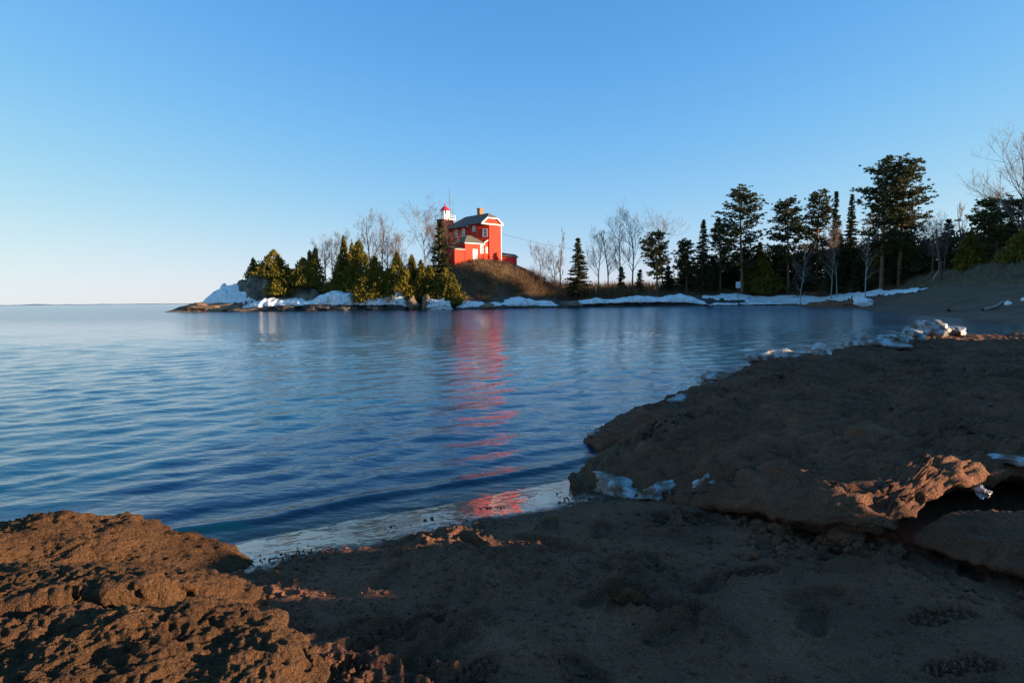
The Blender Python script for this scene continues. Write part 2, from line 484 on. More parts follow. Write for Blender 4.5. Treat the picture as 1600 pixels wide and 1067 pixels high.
def beach_z(x, y, fine=True):
    d = sdist(x, y)
    z = height(x, y, d)
    wet = smooth(.80, .55, d + .10 * fbm(x * 2.1, y * 2.1, 4.0, 3) + 0.05 * fbm(x * 9, y * 9, 2.0, 2))
    dryk = 1 - .93 * wet
    det = .024 * fbm(x * 1.3, y * 1.3, .5, 3) + .018 * fbm(x * 4.1, y * 4.1, 2.5, 3)
    if fine:
        ch = smooth(-.15, .45, fbm(x * 1.2 + 5, y * 1.2, 7.0, 3))
        det = det + ch * .022 * np.maximum(ridged(x * 8, y * 8, 1.0, 3) - .1, 0) + 0.006 * fbm(x * 24, y * 24, 3.0, 2) \
            + ch * .030 * np.maximum(fbm(x * 17, y * 17, 9.0, 3), 0)
        for (px, py, a, ln, dep, tread) in PRINTS:
            m = (np.abs(x - px) < .3) & (np.abs(y - py) < .3)
            if not m.any(): continue
            u = (x[m] - px) * math.cos(a) + (y[m] - py) * math.sin(a)
            v = -(x[m] - px) * math.sin(a) + (y[m] - py) * math.cos(a)
            w = .052 * (1 - .28 * np.cos((u / ln) * 5.5)) / .8
            r = np.sqrt((u / (ln / 2)) ** 2 + (v / w) ** 2)
            ins = smooth(1.05, .88, r)
            rim = np.exp(-((r - 1.15) / .13) ** 2)
            t = 0
            if tread == 1: t = .0125 * np.sign(np.sin(u * 2 * math.pi / .026 + 9 * np.abs(v))) * ins
            if tread == 2: t = .0125 * np.sign(np.sin(u * 2 * math.pi / .034) * np.sin(v * 2 * math.pi / .036)) * ins
            flat = det[m] * (1 - .75 * ins) if tread else det[m]
            det[m] = flat - dep * ins + .011 * rim + t
    return z + det * dryk, wet, d

def beach_sheet(name, xs, ys, fine, lower=None):
    X, Y = np.meshgrid(xs, ys)
    x = X.ravel(); y = Y.ravel()
    z, wet, d = beach_z(x, y, fine)
    if lower is not None: z = z - lower(x, y)
    return link(name, mesh_np(name, np.stack([x, y, z], 1), grid_faces(len(ys), len(xs)), {'wet': wet}), M['sand'])

FX0, FX1, FY0, FY1 = -1.9, 3.3, 1.35, 5.3
tag(beach_sheet('beach_sand', np.arange(FX0, FX1, .0095), np.arange(FY0, FY1, .0095), True), kind='structure')
tag(beach_sheet('outer_beach_sand', np.arange(-12, 26, .09), np.arange(-8, 24, .09), False,
                lambda x, y: .06 * smooth(0, .12, np.minimum(np.minimum(x - FX0, FX1 - x), np.minimum(y - FY0, FY1 - y)))), kind='structure')

# ------------------------------------------------------------------ the lake
def water_material():
    m, nt, p = new_mat('lake_water')
    N = nt.nodes; L = nt.links
    geo = N.new('ShaderNodeNewGeometry')
    far = N.new('ShaderNodeAttribute'); far.attribute_name = 'far'
    dep = N.new('ShaderNodeAttribute'); dep.attribute_name = 'depth'
    def nz(sc, det, st=(1, 1, 1), rot=0.0):
        mp = N.new('ShaderNodeMapping'); mp.inputs['Scale'].default_value = st; mp.inputs['Rotation'].default_value = (0, 0, rot)
        L.new(geo.outputs['Position'], mp.inputs['Vector'])
        n = N.new('ShaderNodeTexNoise'); n.inputs['Scale'].default_value = sc; n.inputs['Detail'].default_value = det
        L.new(mp.outputs['Vector'], n.inputs['Vector']); return n
    a = nz(5.0, 4, (1, 1.8, 1), .62); b = nz(1.4, 4, (1, 1.9, 1), .5)
    b1 = N.new('ShaderNodeBump'); b1.inputs['Distance'].default_value = 0.012; b1.inputs['Strength'].default_value = 1.0
    L.new(a.outputs['Fac'], b1.inputs['Height'])
    b2 = N.new('ShaderNodeBump'); b2.inputs['Distance'].default_value = 0.12
    L.new(far.outputs['Fac'], b2.inputs['Strength']); L.new(b.outputs['Fac'], b2.inputs['Height']); L.new(b1.outputs['Normal'], b2.inputs['Normal'])
    p.inputs['Base Color'].default_value = (0.002, 0.062, 0.125, 1)
    p.inputs['IOR'].default_value = 1.34
    p.inputs['Specular IOR Level'].default_value = 0.5
    mr = N.new('ShaderNodeMapRange'); mr.inputs['To Min'].default_value = 0.03; mr.inputs['To Max'].default_value = 0.12
    L.new(far.outputs['Fac'], mr.inputs['Value']); L.new(mr.outputs['Result'], p.inputs['Roughness'])
    L.new(b2.outputs['Normal'], p.inputs['Normal'])
    fr = N.new('ShaderNodeFresnel'); fr.inputs['IOR'].default_value = 1.333
    L.new(b2.outputs['Normal'], fr.inputs['Normal'])
    tr = N.new('ShaderNodeBsdfTransparent'); tr.inputs['Color'].default_value = (0.75, 0.80, 0.82, 1)
    gl = N.new('ShaderNodeBsdfGlossy'); gl.inputs['Roughness'].default_value = 0.03
    L.new(b2.outputs['Normal'], gl.inputs['Normal'])
    mc = N.new('ShaderNodeMixShader'); L.new(fr.outputs[0], mc.inputs[0]); L.new(tr.outputs[0], mc.inputs[1]); L.new(gl.outputs[0], mc.inputs[2])
    mx = N.new('ShaderNodeMixShader')
    L.new(dep.outputs['Fac'], mx.inputs[0]); L.new(mc.outputs[0], mx.inputs[1]); L.new(p.outputs[0], mx.inputs[2])
    L.new(mx.outputs[0], N['Material Output'].inputs['Surface'])
    return m
M['water'] = water_material()

def make_water():
    r1 = np.exp(np.arange(0, math.log(170), .0085))
    rows = np.concatenate([r1, np.geomspace(172, 12000, 46)])
    nc = 540
    t = np.linspace(-1, 1, nc)
    Y = np.repeat(rows[:, None], nc, 1)
    X = t[None, :] * (1.12 * Y + 4.5) - .1 * Y
    x = X.ravel(); y = Y.ravel()
    d = -sdist(np.clip(x, -300, 300), np.clip(y, -100, 400))       # offshore distance
    d = np.where(y > 390, 100, d)
    sp = np.maximum(.0085 * y, (1.12 * y + 4.5) * 2 / nc)
    rs = np.random.RandomState(5)
    z = np.zeros_like(x)
    calm = .25 + .75 * smooth(.1, 2.2, d)
    gust = 1 + .45 * fbm(x * .11, y * .06, 3.0, 3)
    near = y < 175
    xn = x[near]; yn = y[near]; zz = np.zeros_like(xn); spn = sp[near]
    n = 64; WSL = .080
    wx = .12 * fbm(xn * .5, yn * .5, 1.5, 2); wy = .12 * fbm(xn * .5, yn * .5, 8.5, 2)
    for i in range(n):
        lam = math.exp(rs.uniform(math.log(.13), math.log(1.15)))
        ang = R(-48) + rs.normal() * R(30)
        kx, ky = math.cos(ang) * 2 * math.pi / lam, math.sin(ang) * 2 * math.pi / lam
        sl = WSL * math.sqrt(2 / n) * (1.25 if .3 < lam < 1.1 else .8)
        ph = kx * (xn + wx) + ky * (yn + wy) + rs.uniform(0, 6.28)
        zz += sl * lam / (2 * math.pi) * (np.sin(ph) + .22 * np.cos(2 * ph)) * smooth(2.6, 5.2, lam / spn)
    z[near] = zz * calm[near] * gust[near]
    # low wavelets running up the near beach
    nb = (y < 9) & (np.abs(d) < 3)
    al = x[nb] * .857 + y[nb] * .515
    w1 = .36 + .10 * fbm(al * .9, 0 * al, 2.0, 2); w2 = .80 + .16 * fbm(al * .7, 0 * al, 6.0, 2)
    dd = d[nb]
    def crest(c, wd, h):
        e = dd - c
        return h * np.where(e < 0, np.exp(-(e / (wd * .45)) ** 2), np.exp(-(e / wd) ** 2))
    z[nb] += crest(w1, .13, .024) * (1 + .5 * fbm(al * 2, 0 * al, 1.0, 2)) + crest(w2, .15, .010) + crest(w2 + .55, .2, .004)
    bed = np.where(d > 0, .14 * d, .13 * d)
    dep = np.clip(1 - np.exp(-np.maximum(bed + z, 0) / .085), 0, 1)
    far = smooth(14, 70, y)
    V = np.stack([x, y, z], 1)
    me = mesh_np('lake', V, grid_faces(len(rows), nc), {'far': far, 'depth': dep})
    return link('lake_water', me, M['water'])
tag(make_water(), kind='structure')

far_mb = MB()
xs_ = np.linspace(-9800, -5200, 60)
hs_ = 10 + 26 * np.abs(fbm(xs_ * .0011, xs_ * 0, 2.0, 4)) * smooth(-5200, -6800, xs_)
for a in range(59):
    far_mb.add([(xs_[a], 10000, -2), (xs_[a + 1], 10000, -2), (xs_[a + 1], 10500, -2), (xs_[a], 10500, -2),
                (xs_[a], 10150, hs_[a]), (xs_[a + 1], 10150, hs_[a + 1])], [(0, 1, 5, 4), (4, 5, 2, 3)])
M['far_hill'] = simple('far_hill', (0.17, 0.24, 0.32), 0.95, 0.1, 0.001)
tag(far_mb.build('distant_hills', M['far_hill']), kind='structure')

# ------------------------------------------------------------------ sand-covered shelf ice
def catmull(poly, n):
    P = np.array(poly, float); m = len(P)
    seg = np.linalg.norm(np.roll(P, -1, 0) - P, axis=1)
    cum = np.concatenate([[0], np.cumsum(seg)])
    u = np.linspace(0, cum[-1], n, endpoint=False)
    i = np.clip(np.searchsorted(cum, u, side='right') - 1, 0, m - 1)
    t = ((u - cum[i]) / seg[i])[:, None]
    p0, p1, p2, p3 = P[(i - 1) % m], P[i], P[(i + 1) % m], P[(i + 2) % m]
    return .5 * ((2 * p1) + (-p0 + p2) * t + (2 * p0 - 5 * p1 + 4 * p2 - p3) * t ** 2 + (-p0 + 3 * p1 - 3 * p2 + p3) * t ** 3)

def slab(name, poly, centre, ztop, base, under, nu=520, nt=110, nw=34, amps=((.5, .05), (2.2, .03), (9, .012), (30, .006)), rnd=.10, jit=.05, mat='crust', seed=0.0, rough_edge=1.0, wetf=None):
    E = catmull(poly, nu)
    tang = np.roll(E, -1, 0) - np.roll(E, 1, 0)
    tang /= np.linalg.norm(tang, axis=1)[:, None]
    c = np.array(centre, float)
    nrm = np.stack([tang[:, 1], -tang[:, 0]], 1)
    sgn = np.sign(np.sum(nrm * (E - c), 1).mean())
    nrm *= sgn
    E0 = E.copy()
    E = E + nrm * (jit * fbm(E[:, 0] * 3, E[:, 1] * 3, seed + 2, 4))[:, None]
    rr = np.linspace(0, 1, nt) ** .75
    rings = []
    for r in rr:
        P = c + (E0 - c) * r + (E - E0) * smooth(.75, 1.0, r)
        z = ztop(P[:, 0], P[:, 1]) - rnd * max(0, (r - .9) / .1) ** 2.2
        rings.append(np.stack([P[:, 0], P[:, 1], z], 1))
    top = rings[-1]
    U = under(E[:, 0], E[:, 1])
    bz = base(E[:, 0], E[:, 1]) if callable(base) else np.full(nu, base)
    for k in range(1, nw + 1):
        t = k / nw
        bulge = .05 * math.sin(min(1, t * 2.2) * math.pi)
        P = E + nrm * (bulge - U * smooth(.15, .8, t))[:, None]
        z = top[:, 2] * (1 - t) + bz * t
        rings.append(np.stack([P[:, 0], P[:, 1], z], 1))
    V = np.concatenate(rings)
    F = grid_faces(len(rings), nu, True)
    if sgn < 0: F = F[:, ::-1]
    N_ = vnormals(V, F)
    if N_[nu * (nt // 2):nu * (nt // 2) + nu, 2].mean() < 0: F = F[:, ::-1]; N_ = -N_
    disp = 0
    for f, a in amps:
        if f > 5:
            disp = disp + a * (ridged(V[:, 0] * f, V[:, 1] * f, V[:, 2] * f + seed, 2) - .4)
        else:
            disp = disp + a * fbm(V[:, 0] * f, V[:, 1] * f, V[:, 2] * f + seed, 3)
    V = V + N_ * disp[:, None] * rough_edge
    attrs = {'wet': np.zeros(len(V)) if wetf is None else wetf(V)}
    return link(name, mesh_np(name, V, F, attrs), M[mat])

# right-hand shelf
def shelf_top(x, y):
    z = np.interp(x + .12 * (y - 4), [.4, .9, 1.5, 2.2, 3.0, 5, 9], [.06, .19, .44, .54, .575, .56, .55])
    z = z - .10 * smooth(5.2, 7.5, y) * smooth(3.6, 2.0, x) - .06 * np.exp(-((y - 1.0 * x - 3.0) / .5) ** 2)
    z = z - .13 * smooth(4.8, 6.0, y) * smooth(3.0, 1.2, x)
    z = z + .10 * np.exp(-(((x - 8.6) / 1.3) ** 2 + ((y - 12.2) / 1.0) ** 2))
    z = z + .05 * fbm(x * .9, y * .9, 3.0, 3)
    led = z / .085 + .8 * fbm(x * .7, y * .7, 11.0, 3) + .5 * x - .35 * y
    z = z + .030 * (smooth(.35, .65, led - np.floor(led)) - (led - np.floor(led)))
    ck = fbm(x * .8 + .25 * fbm(x * 4, y * 4, 1.0, 2), y * .8, 21.0, 2)
    z = z - .05 * np.exp(-(ck / .018) ** 2) * smooth(.15, .4, z)
    # unseen ridge added on the right; its crest and dips shape the foreground shade
    rz = np.interp(y, [0, 1.38, 1.62, 1.79, 1.83, 1.95, 1.99, 2.3, 2.45, 2.95, 3.2, 6, 10], [.95, .98, 1.1, 1.1, .90, .90, 1.1, 1.15, .58, .58, 1.2, 1.35, 1.4])
    xc = np.maximum(4.9, .9 * y + 1.0)
    return z + (np.maximum(rz - z, 0)) * smooth(xc - 1.3, xc, x)
shelf_poly = [(.45, 4.40), (.80, 4.08), (1.10, 3.80), (1.32, 3.42), (1.46, 3.05), (1.72, 2.93), (2.02, 3.05), (2.35, 3.24), (2.8, 3.34), (3.5, 3.15),
              (4.2, 2.5), (4.5, 1.2), (4.7, .2), (7, -.4), (9, 2.2), (10.2, 6), (10.6, 10), (10.0, 12.6), (8.8, 12.9), (7, 11.6), (5.1, 10.0), (3.7, 8.7), (2.7, 7.6), (2.05, 6.9),
              (1.3, 6.45), (.82, 6.05), (.95, 5.6), (1.12, 5.25), (.70, 4.85)]
o = slab('sand_covered_ice_shelf', shelf_poly, (4.3, 6.2), shelf_top, lambda x, y: np.where(y > 4.6, -.15, .10) + 0 * x,
         lambda x, y: .10 + (.22 * smooth(1.2, 1.5, x) + .45 * smooth(1.75, 2.1, x)) * smooth(4.0, 3.4, y) - .04 * smooth(5, 6, y), 900, 210, 60,
         ((.8, .035), (2.6, .042), (7, .030), (17, .022)), .05, .05, 'sand', 1.0)
tag(o, 'long shelf of sand-covered ice reaching from the right foreground into the water', 'ice shelf')

slab_poly = [(1.90, 2.84), (2.02, 2.62), (2.40, 2.34), (3.0, 2.18), (3.5, 2.4), (3.5, 2.75), (2.9, 2.86), (2.2, 2.93)]
o = slab('sand_covered_ice_slab', slab_poly, (2.7, 2.6), lambda x, y: .355 + .05 * (x - 2) + .03 * fbm(x * 2, y * 2, 5.0, 3), .16,
         lambda x, y: .12 + 0 * x, 420, 70, 26, ((1.2, .02), (3.5, .02), (10, .014), (26, .010)), .05, .05, 'sand', 4.0)
tag(o, 'low sandy ice slab lying under the overhang at the right edge', 'ice slab')

# left-hand blocks, in the sun
def lz(zr, sx, sy, s):
    return lambda x, y: zr + sx * (x + 1.5) + sy * (y - 2) + .05 * fbm(x * 2.1, y * 2.1, s, 3)
o = slab('sandy_ice_ridge', [(-1.32, 3.12), (-1.5, 2.86), (-2.0, 2.55), (-2.7, 2.2), (-3.6, 2.0), (-3.9, 2.5), (-3.0, 2.95), (-2.2, 3.05), (-1.7, 3.25)], (-2.5, 2.65),
         lambda x, y: np.interp(x, [-3.5, -2.2, -1.9, -1.6, -1.3], [.38, .37, .29, .18, .08]) + .03 * fbm(x * 3, y * 3, 2.0, 3), .0, lambda x, y: .05 + 0 * x,
         460, 80, 24, ((1.2, .02), (4, .020), (13, .014), (30, .012)), .06, .06, 'crust', 7.0)
tag(o, 'sandy ice ridge at the water, rearmost of the three left mounds', 'sand mound')
o = slab('sandy_ice_slab', [(-1.08, 2.48), (-1.14, 2.28), (-1.35, 2.12), (-1.7, 1.97), (-2.4, 1.7), (-2.9, 2.0), (-2.6, 2.5), (-1.9, 2.62), (-1.4, 2.66)], (-1.75, 2.25),
         lambda x, y: np.interp(x, [-2.5, -1.7, -1.3, -1.08], [.41, .40, .40, .37]) - .35 * np.maximum(y - 2.25, 0) + .03 * fbm(x * 3, y * 3, 4.0, 3), .14, lambda x, y: .02 + .05 * smooth(-1.5, -1.1, x),
         460, 80, 24, ((1.2, .02), (4, .020), (13, .014), (30, .012)), .05, .06, 'crust', 9.0)
tag(o, 'tilted sandy slab with a steep sunlit face, middle of the three left mounds', 'sand mound')
o = slab('crumbly_sand_mound', [(-.66, 1.92), (-.60, 1.62), (-.55, 1.30), (-.8, 1.0), (-1.6, .8), (-2.3, 1.1), (-2.4, 1.6), (-1.7, 1.92), (-1.15, 2.06), (-.85, 2.03)], (-1.35, 1.45),
         lambda x, y: np.interp(x, [-2.2, -1.5, -1.0, -.72, -.6], [.40, .40, .375, .34, .31]) + .05 * (y - 1.8) * smooth(-.6, -1.2, x) + .04 * fbm(x * 3, y * 3, 6.0, 3), .17, lambda x, y: .03 + 0 * x,
         600, 130, 36, ((1.4, .02), (5, .018), (13, .014), (30, .015)), .04, .07, 'crust', 12.0)
tag(o, 'crumbly orange sunlit sand mound nearest the camera at lower left', 'sand mound')

# ------------------------------------------------------------------ lumps, clods, pebbles, ice chunks, rocks
def ico(sub):
    bm = bmesh.new()
    bmesh.ops.create_icosphere(bm, subdivisions=sub, radius=1.0)
    V = np.array([v.co[:] for v in bm.verts]); F = np.array([[v.index for v in f.verts] for f in bm.faces])
    bm.free()
    return V, F
ICO = {k: ico(k) for k in (1, 2, 3, 4, 5)}

def lump(name, loc, size, mat, sub=4, amp=.25, freq=1.6, seed=0, planes=0, rot=0.0, wet=None, fine=.06):
    V, F = ICO[sub]
    V = V.copy()
    rs = np.random.RandomState(seed + 100)
    if planes:
        nn = rs.normal(size=(planes, 3)); nn /= np.linalg.norm(nn, axis=1)[:, None]
        dd = rs.uniform(.55, .85, planes)
        s = np.ones(len(V))
        dot = V @ nn.T
        for k in range(planes):
            s = np.minimum(s, np.where(dot[:, k] > 1e-3, dd[k] / np.maximum(dot[:, k], 1e-3), 9))
        V = V * s[:, None]
    nrm = V / np.linalg.norm(V, axis=1)[:, None]
    V = V + nrm * (amp * fbm(V[:, 0] * freq, V[:, 1] * freq, V[:, 2] * freq + seed * 3.3, 3) + fine * fbm(V[:, 0] * 7, V[:, 1] * 7, V[:, 2] * 7 + seed, 3))[:, None]
    V = V * np.array(size)
    c, s_ = math.cos(rot), math.sin(rot)
    V = np.stack([V[:, 0] * c - V[:, 1] * s_, V[:, 0] * s_ + V[:, 1] * c, V[:, 2]], 1)
    me = mesh_np(name, V, F, {'wet': np.zeros(len(V))}, smooth_shade=planes == 0)
    o = link(name, me, M[mat])
    o.location = loc
    return o

tag(lump('sand_clod', (.46, 2.46, .215), (.075, .055, .055), 'crust', 4, .4, 1.5, 3, fine=.12), 'fist-sized sunlit sand clod alone on the trodden beach', 'sand clod')
CL = [(1.62, 3.02, .10, 'biggest sand clod fallen below the lit overhang'), (1.38, 3.16, .06, 'sand clod left of the biggest one under the overhang'),
      (1.30, 3.22, .05, 'small sand clod at the left end of the row under the overhang'), (1.78, 2.86, .05, 'small sand clod right of the biggest one under the overhang'),
      (2.18, 2.28, .085, 'large round sand clod in front of the low right slab'), (2.34, 2.20, .06, 'smaller sand clod beside the large round one at the right edge')]
for k, (x, y, r, l) in enumerate(CL):
    z, _, _ = beach_z(np.array([x]), np.array([y]), False)
    tag(lump('sand_clod', (x, y, float(z[0]) + r * .4), (r, r * .85, r * .75), 'sand', 4, .45, 1.4, 20 + k, fine=.12), l, 'sand clod')

def scatter_bits(name, pts, sizes, mat, seed, sub=1):
    V0, F0 = ICO[sub]
    rs = np.random.RandomState(seed)
    n = len(pts); m = len(V0)
    sc = sizes[:, None] * rs.uniform(.6, 1.3, (n, 3)); sc[:, 2] *= .75
    a = rs.uniform(0, 6.28, n)
    W = V0[None] * (1 + (.20 if sub > 1 else .4) * rs.normal(size=(n, m, 1))) * sc[:, None, :]
    x = W[..., 0] * np.cos(a)[:, None] - W[..., 1] * np.sin(a)[:, None]
    y = W[..., 0] * np.sin(a)[:, None] + W[..., 1] * np.cos(a)[:, None]
    V = np.stack([x, y, W[..., 2]], -1) + pts[:, None, :]
    F = (F0[None] + (np.arange(n) * m)[:, None, None]).reshape(-1, 3)
    return link(name, mesh_np(name, V.reshape(-1, 3), F, {'wet': np.zeros(n * m)}), M[mat])

def on_beach(x, y):
    z, wet, d = beach_z(x, y, True)
    return np.stack([x, y, z], 1), wet, d

rs = np.random.RandomState(3)
cx = []; cy = []; cs = []
for (x0, y0, sx, sy, n, s) in [(1.1, 3.5, .2, .12, 120, .016), (1.5, 2.95, .28, .10, 150, .020), (-.56, 1.95, .06, .3, 130, .008), (-.95, 2.65, .10, .15, 60, .008),
                               (0, 2.75, .55, .3, 600, .0055), (.3, 3.0, .4, .2, 260, .005), (2.2, 2.35, .25, .10, 120, .016), (-.2, 1.85, .4, .25, 500, .0055), (1.0, 2.1, .8, .5, 700, .0045)]:
    cx.append(rs.normal(x0, sx, n)); cy.append(rs.normal(y0, sy, n)); cs.append(np.minimum(s * np.exp(rs.normal(0, .5, n)), .024))
P, wet, d = on_beach(np.concatenate(cx), np.concatenate(cy))
S = np.concatenate(cs)
ok = (d > .75)
tag(scatter_bits('sand_crumbs', P[ok] + np.array([0, 0, .002]), S[ok], 'sand', 4, 2), 'loose crumbs of damp sand scattered over the trodden beach', 'sand crumbs', kind='stuff')
n = 2600
u = rs.uniform(-1.9, .9, n); off = np.abs(rs.normal(.72, .16, n))
px = u; py = 4.8 + (u - .4) * .6 - off / .857
P, wet, d = on_beach(px, py)
ok = (fbm(px * 3, py * 3, 5.0, 2) > -.05) & (d > .05)
tag(scatter_bits('shore_pebbles', P[ok] + np.array([0, 0, .001]), (.0045 * np.exp(rs.normal(0, .45, n)))[ok], 'rock_dark', 6), 'tiny dark pebbles strewn along the wet edge of the sand', 'pebbles', kind='stuff')

ICE = [((3.45, 8.35, .60), (.40, .18, .15), 'white ice chunk standing alone on the far edge of the shelf'),
       ((4.5, 9.15, .61), (.62, .20, .13), 'long low ice chunk on the shelf edge, right of the lone white one'),
       ((2.60, 7.35, .45), (.38, .18, .10), 'flat blue ice plate sloping off the shelf edge into the water'),
       ((1.85, 6.55, .33), (.36, .16, .09), 'glassy ice plate on the left lobe of the shelf'),
       ((6.0, 10.4, .62), (.60, .24, .15), 'icy crust patch on the far edge of the shelf, lowest of the white row'),
       ((6.7, 10.9, .64), (.32, .22, .19), 'bright white ice lump at the right end of the white row'),
       ((7.35, 11.5, .62), (.28, .20, .22), 'grey jagged ice block left of the highest block'),
       ((8.0, 12.0, .66), (.48, .30, .28), 'highest ice block with a dark sandy top on the far shelf'),
       ((8.65, 12.3, .66), (.50, .25, .18), 'pale ice block just right of the highest block'),
       ((.74, 4.27, .11), (.32, .15, .085), 'frosty ice crust at the lowest tip of the shelf'),
       ((1.0, 4.02, .15), (.19, .12, .085), 'rounded frosty ice lump on the sand beside the shelf tip'),
       ((1.24, 3.84, .24), (.13, .12, .06), 'icy patch on the front slope between the tip and the overhang'),
       ((.98, 6.0, .10), (.22, .12, .07), 'ice rim of the left lobe touching the water'),
       ((2.42, 3.20, .40), (.10, .05, .035), 'thin ice sliver in the shaded hollow under the overhang'),
       ((2.72, 3.32, .52), (.12, .06, .03), 'small ice patch above the hollow at the right edge')]
for k, (loc, sz, l) in enumerate(ICE):
    o = lump('ice_chunk', loc, sz, 'ice', 4, .30, 1.9, 40 + k, planes=8, rot=k * 1.3, fine=.10)
    o.data.polygons.foreach_set('use_smooth', np.ones(len(o.data.polygons), dtype=bool))
    tag(o, l, 'ice')

# ------------------------------------------------------------------ far shore: rocks and snow
def headland(x, y):
    prof = np.interp(x, [-61, -57.5, -55, -52, -49.5, -46, -43, -40, -36, -30, -22, -18], [-.5, .8, 3.0, 5.1, 6.0, 7.1, 6.8, 5.2, 4.0, 3.6, 3.2, 1.5])
    fy = 109.5 + .10 * (x + 46) * (x < -46) * -1 - 1.5 * smooth(-44, -34, x)
    a = smooth(fy, fy + 4.5, y + 1.2 * fbm(x * .35, y * .35, 2.0, 3)) * smooth(128, 120, y)
    st = np.floor(a * 4 + .4 * fbm(x * .4, y * .4, 6.0, 2)) / 4
    z = prof * (.55 * a + .45 * np.clip(st, 0, 1.05))
    return z + .45 * (ridged(x * .33, y * .33, .4, 4) - .5) * smooth(.0, .25, a) + .10 * fbm(x * 1.6, y * 1.6, 1.0, 3) - .6
xs = np.arange(-61, -17.9, .22); ys = np.arange(108, 128.1, .22)
X, Y = np.meshgrid(xs, ys); x = X.ravel(); y = Y.ravel()
Z = headland(x, y)
F = grid_faces(len(ys), len(xs))
keep = (Z[F].max(1) > -.4)
o = link('headland_rock', mesh_np('headland_rock', np.stack([x, y, Z], 1), F[keep]), M['rock'])
tag(o, 'bare rounded rock headland with a stepped ledge at the tip of the point', 'rock')
m = (Z > .5) & (y < 121) & (x < -45.5 + .9 * fbm(y * .5, x * .5, 3.0, 2)) & (Z < 6.1 + .5 * fbm(x * .6, y * .6, 1.0, 2)) & (x > -57) & ((x + 52) * .6 + (Z - 3.4) < 2.6 + .8 * fbm(x * .5, y * .5, 8.0, 3))
keep = m[F].all(1)
o = link('snow_patch', mesh_np('snow_patch', np.stack([x, y, Z + .22 + .1 * fbm(x * .8, y * .8, 4.0, 3)], 1), F[keep]), M['snow'])
tag(o, 'snow slope clinging to the left flank of the rock headland', 'snow')

tag(lump('low_rock', (-53.5, 110.8, .2), (8.2, 3.0, 1.5), 'rock_brown', 5, .22, 2.2, 61, planes=14, fine=.07), 'low flat brown rock at the water, leftmost piece of land', 'rock')
tag(lump('low_rock', (-44.6, 107.8, .1), (4.4, 1.5, .8), 'rock_brown', 4, .25, 2.2, 62, planes=12, fine=.08), 'small brown rock toe right of the low flat rock', 'rock')
SR = [(-39, 106.9, 3.6, .85), (-33.5, 106.3, 3.0, .95), (-28.5, 106.2, 3.2, .9), (-23.5, 106, 2.6, 1.0), (-19.5, 105.6, 2.4, .9)]
SL = ['dark wet shore rock below the snow, first from the left', 'dark wet shore rock below the snow, second from the left', 'dark wet shore rock below the snow, third from the left',
      'dark wet shore rock below the snow, fourth from the left', 'dark wet shore rock below the snow, nearest the stacked boulder']
for k, (x, y, w, h_) in enumerate(SR):
    tag(lump('shore_rock', (x, y, .15), (w, 1.3, h_), 'rock_dark', 4, .3, 2.0, 70 + k, planes=12, fine=.09), SL[k], 'rock', 'dark rocks under the lit snow')
tag(lump('boulder', (-16.6, 105.4, 1.0), (1.15, 1.1, 1.6), 'rock_brown', 4, .2, 1.5, 80, planes=9), 'upright tan boulder at the right end of the sunlit snow', 'rock')
tag(lump('boulder', (-14.5, 105.6, 1.0), (.9, 1.0, 1.5), 'rock_brown', 4, .2, 1.5, 81, planes=9), 'tan boulder standing right against the upright one', 'rock')
tag(lump('boulder', (-4.4, 109.6, .5), (1.5, 1.0, .7), 'rock_brown', 4, .25, 1.8, 82, planes=9), 'low brown rock under the bank below the red house', 'rock')
tag(lump('boulder', (11.0, 120.0, .5), (2.4, 1.2, 1.0), 'rock', 4, .25, 1.8, 83, planes=10), 'grey-brown boulder between the two shaded snow banks', 'rock')
tag(lump('ice_heap', (-12.0, 105.2, .8), (1.9, .9, 1.3), 'snow', 4, .6, 2.6, 84, planes=10, fine=.2), 'jagged white ice heap at the foot of the tall spruce', 'ice')

def snowbank(name, path, label, amp=.35, seed=0.0, undercut=.5):
    """path rows: X, Y(front), base z, thickness, depth"""
    P = np.array(path, float)
    seg = np.concatenate([[0], np.cumsum(np.hypot(np.diff(P[:, 0]), np.diff(P[:, 1])))])
    n = max(40, int(seg[-1] / .16)); t = np.linspace(0, seg[-1], n)
    Q = np.stack([np.interp(t, seg, P[:, k]) for k in range(5)], 1)
    dx = np.gradient(Q[:, 0]); dy = np.gradient(Q[:, 1]); l = np.hypot(dx, dy)
    nx, ny = -dy / l, dx / l                       # inland side (paths run left to right)
    endk = np.clip(np.minimum(t, seg[-1] - t) / 1.4, 0, 1) ** .5
    m = 30
    rings = []
    for k in range(m):
        a = k / (m - 1)
        if a < .18: u, v = .16 * (1 - a / .18) * undercut, 0.0
        else:
            b = (a - .18) / .82
            ang = b * math.pi
            u, v = .5 - .5 * math.cos(ang) * (1 if b > .5 else 1.0), max(0.0, math.sin(ang)) ** .75
        wob = .9 * fbm(Q[:, 0] * .35, Q[:, 1] * .35, seed, 3)
        px = Q[:, 0] + nx * (u * Q[:, 4] + wob * (1 - u)); py = Q[:, 1] + ny * (u * Q[:, 4] + wob * (1 - u))
        top = 1 + .5 * fbm(Q[:, 0] * .22, Q[:, 1] * .22 + seed, 1.0, 2)
        pz = Q[:, 2] + v * Q[:, 3] * np.maximum(top, .25) * endk + np.where(u > .5, (u - .5) * .5, 0)
        rings.append(np.stack([px, py, pz], 1))
    V = np.concatenate(rings)
    F = grid_faces(m, n)
    N_ = vnormals(V, F)
    V = V + N_ * (amp * fbm(V[:, 0] * .9, V[:, 1] * .9, V[:, 2] * .9 + seed, 4))[:, None]
    o = link(name, mesh_np(name, V, F), M['snow'])
    return tag(o, label, 'snow')
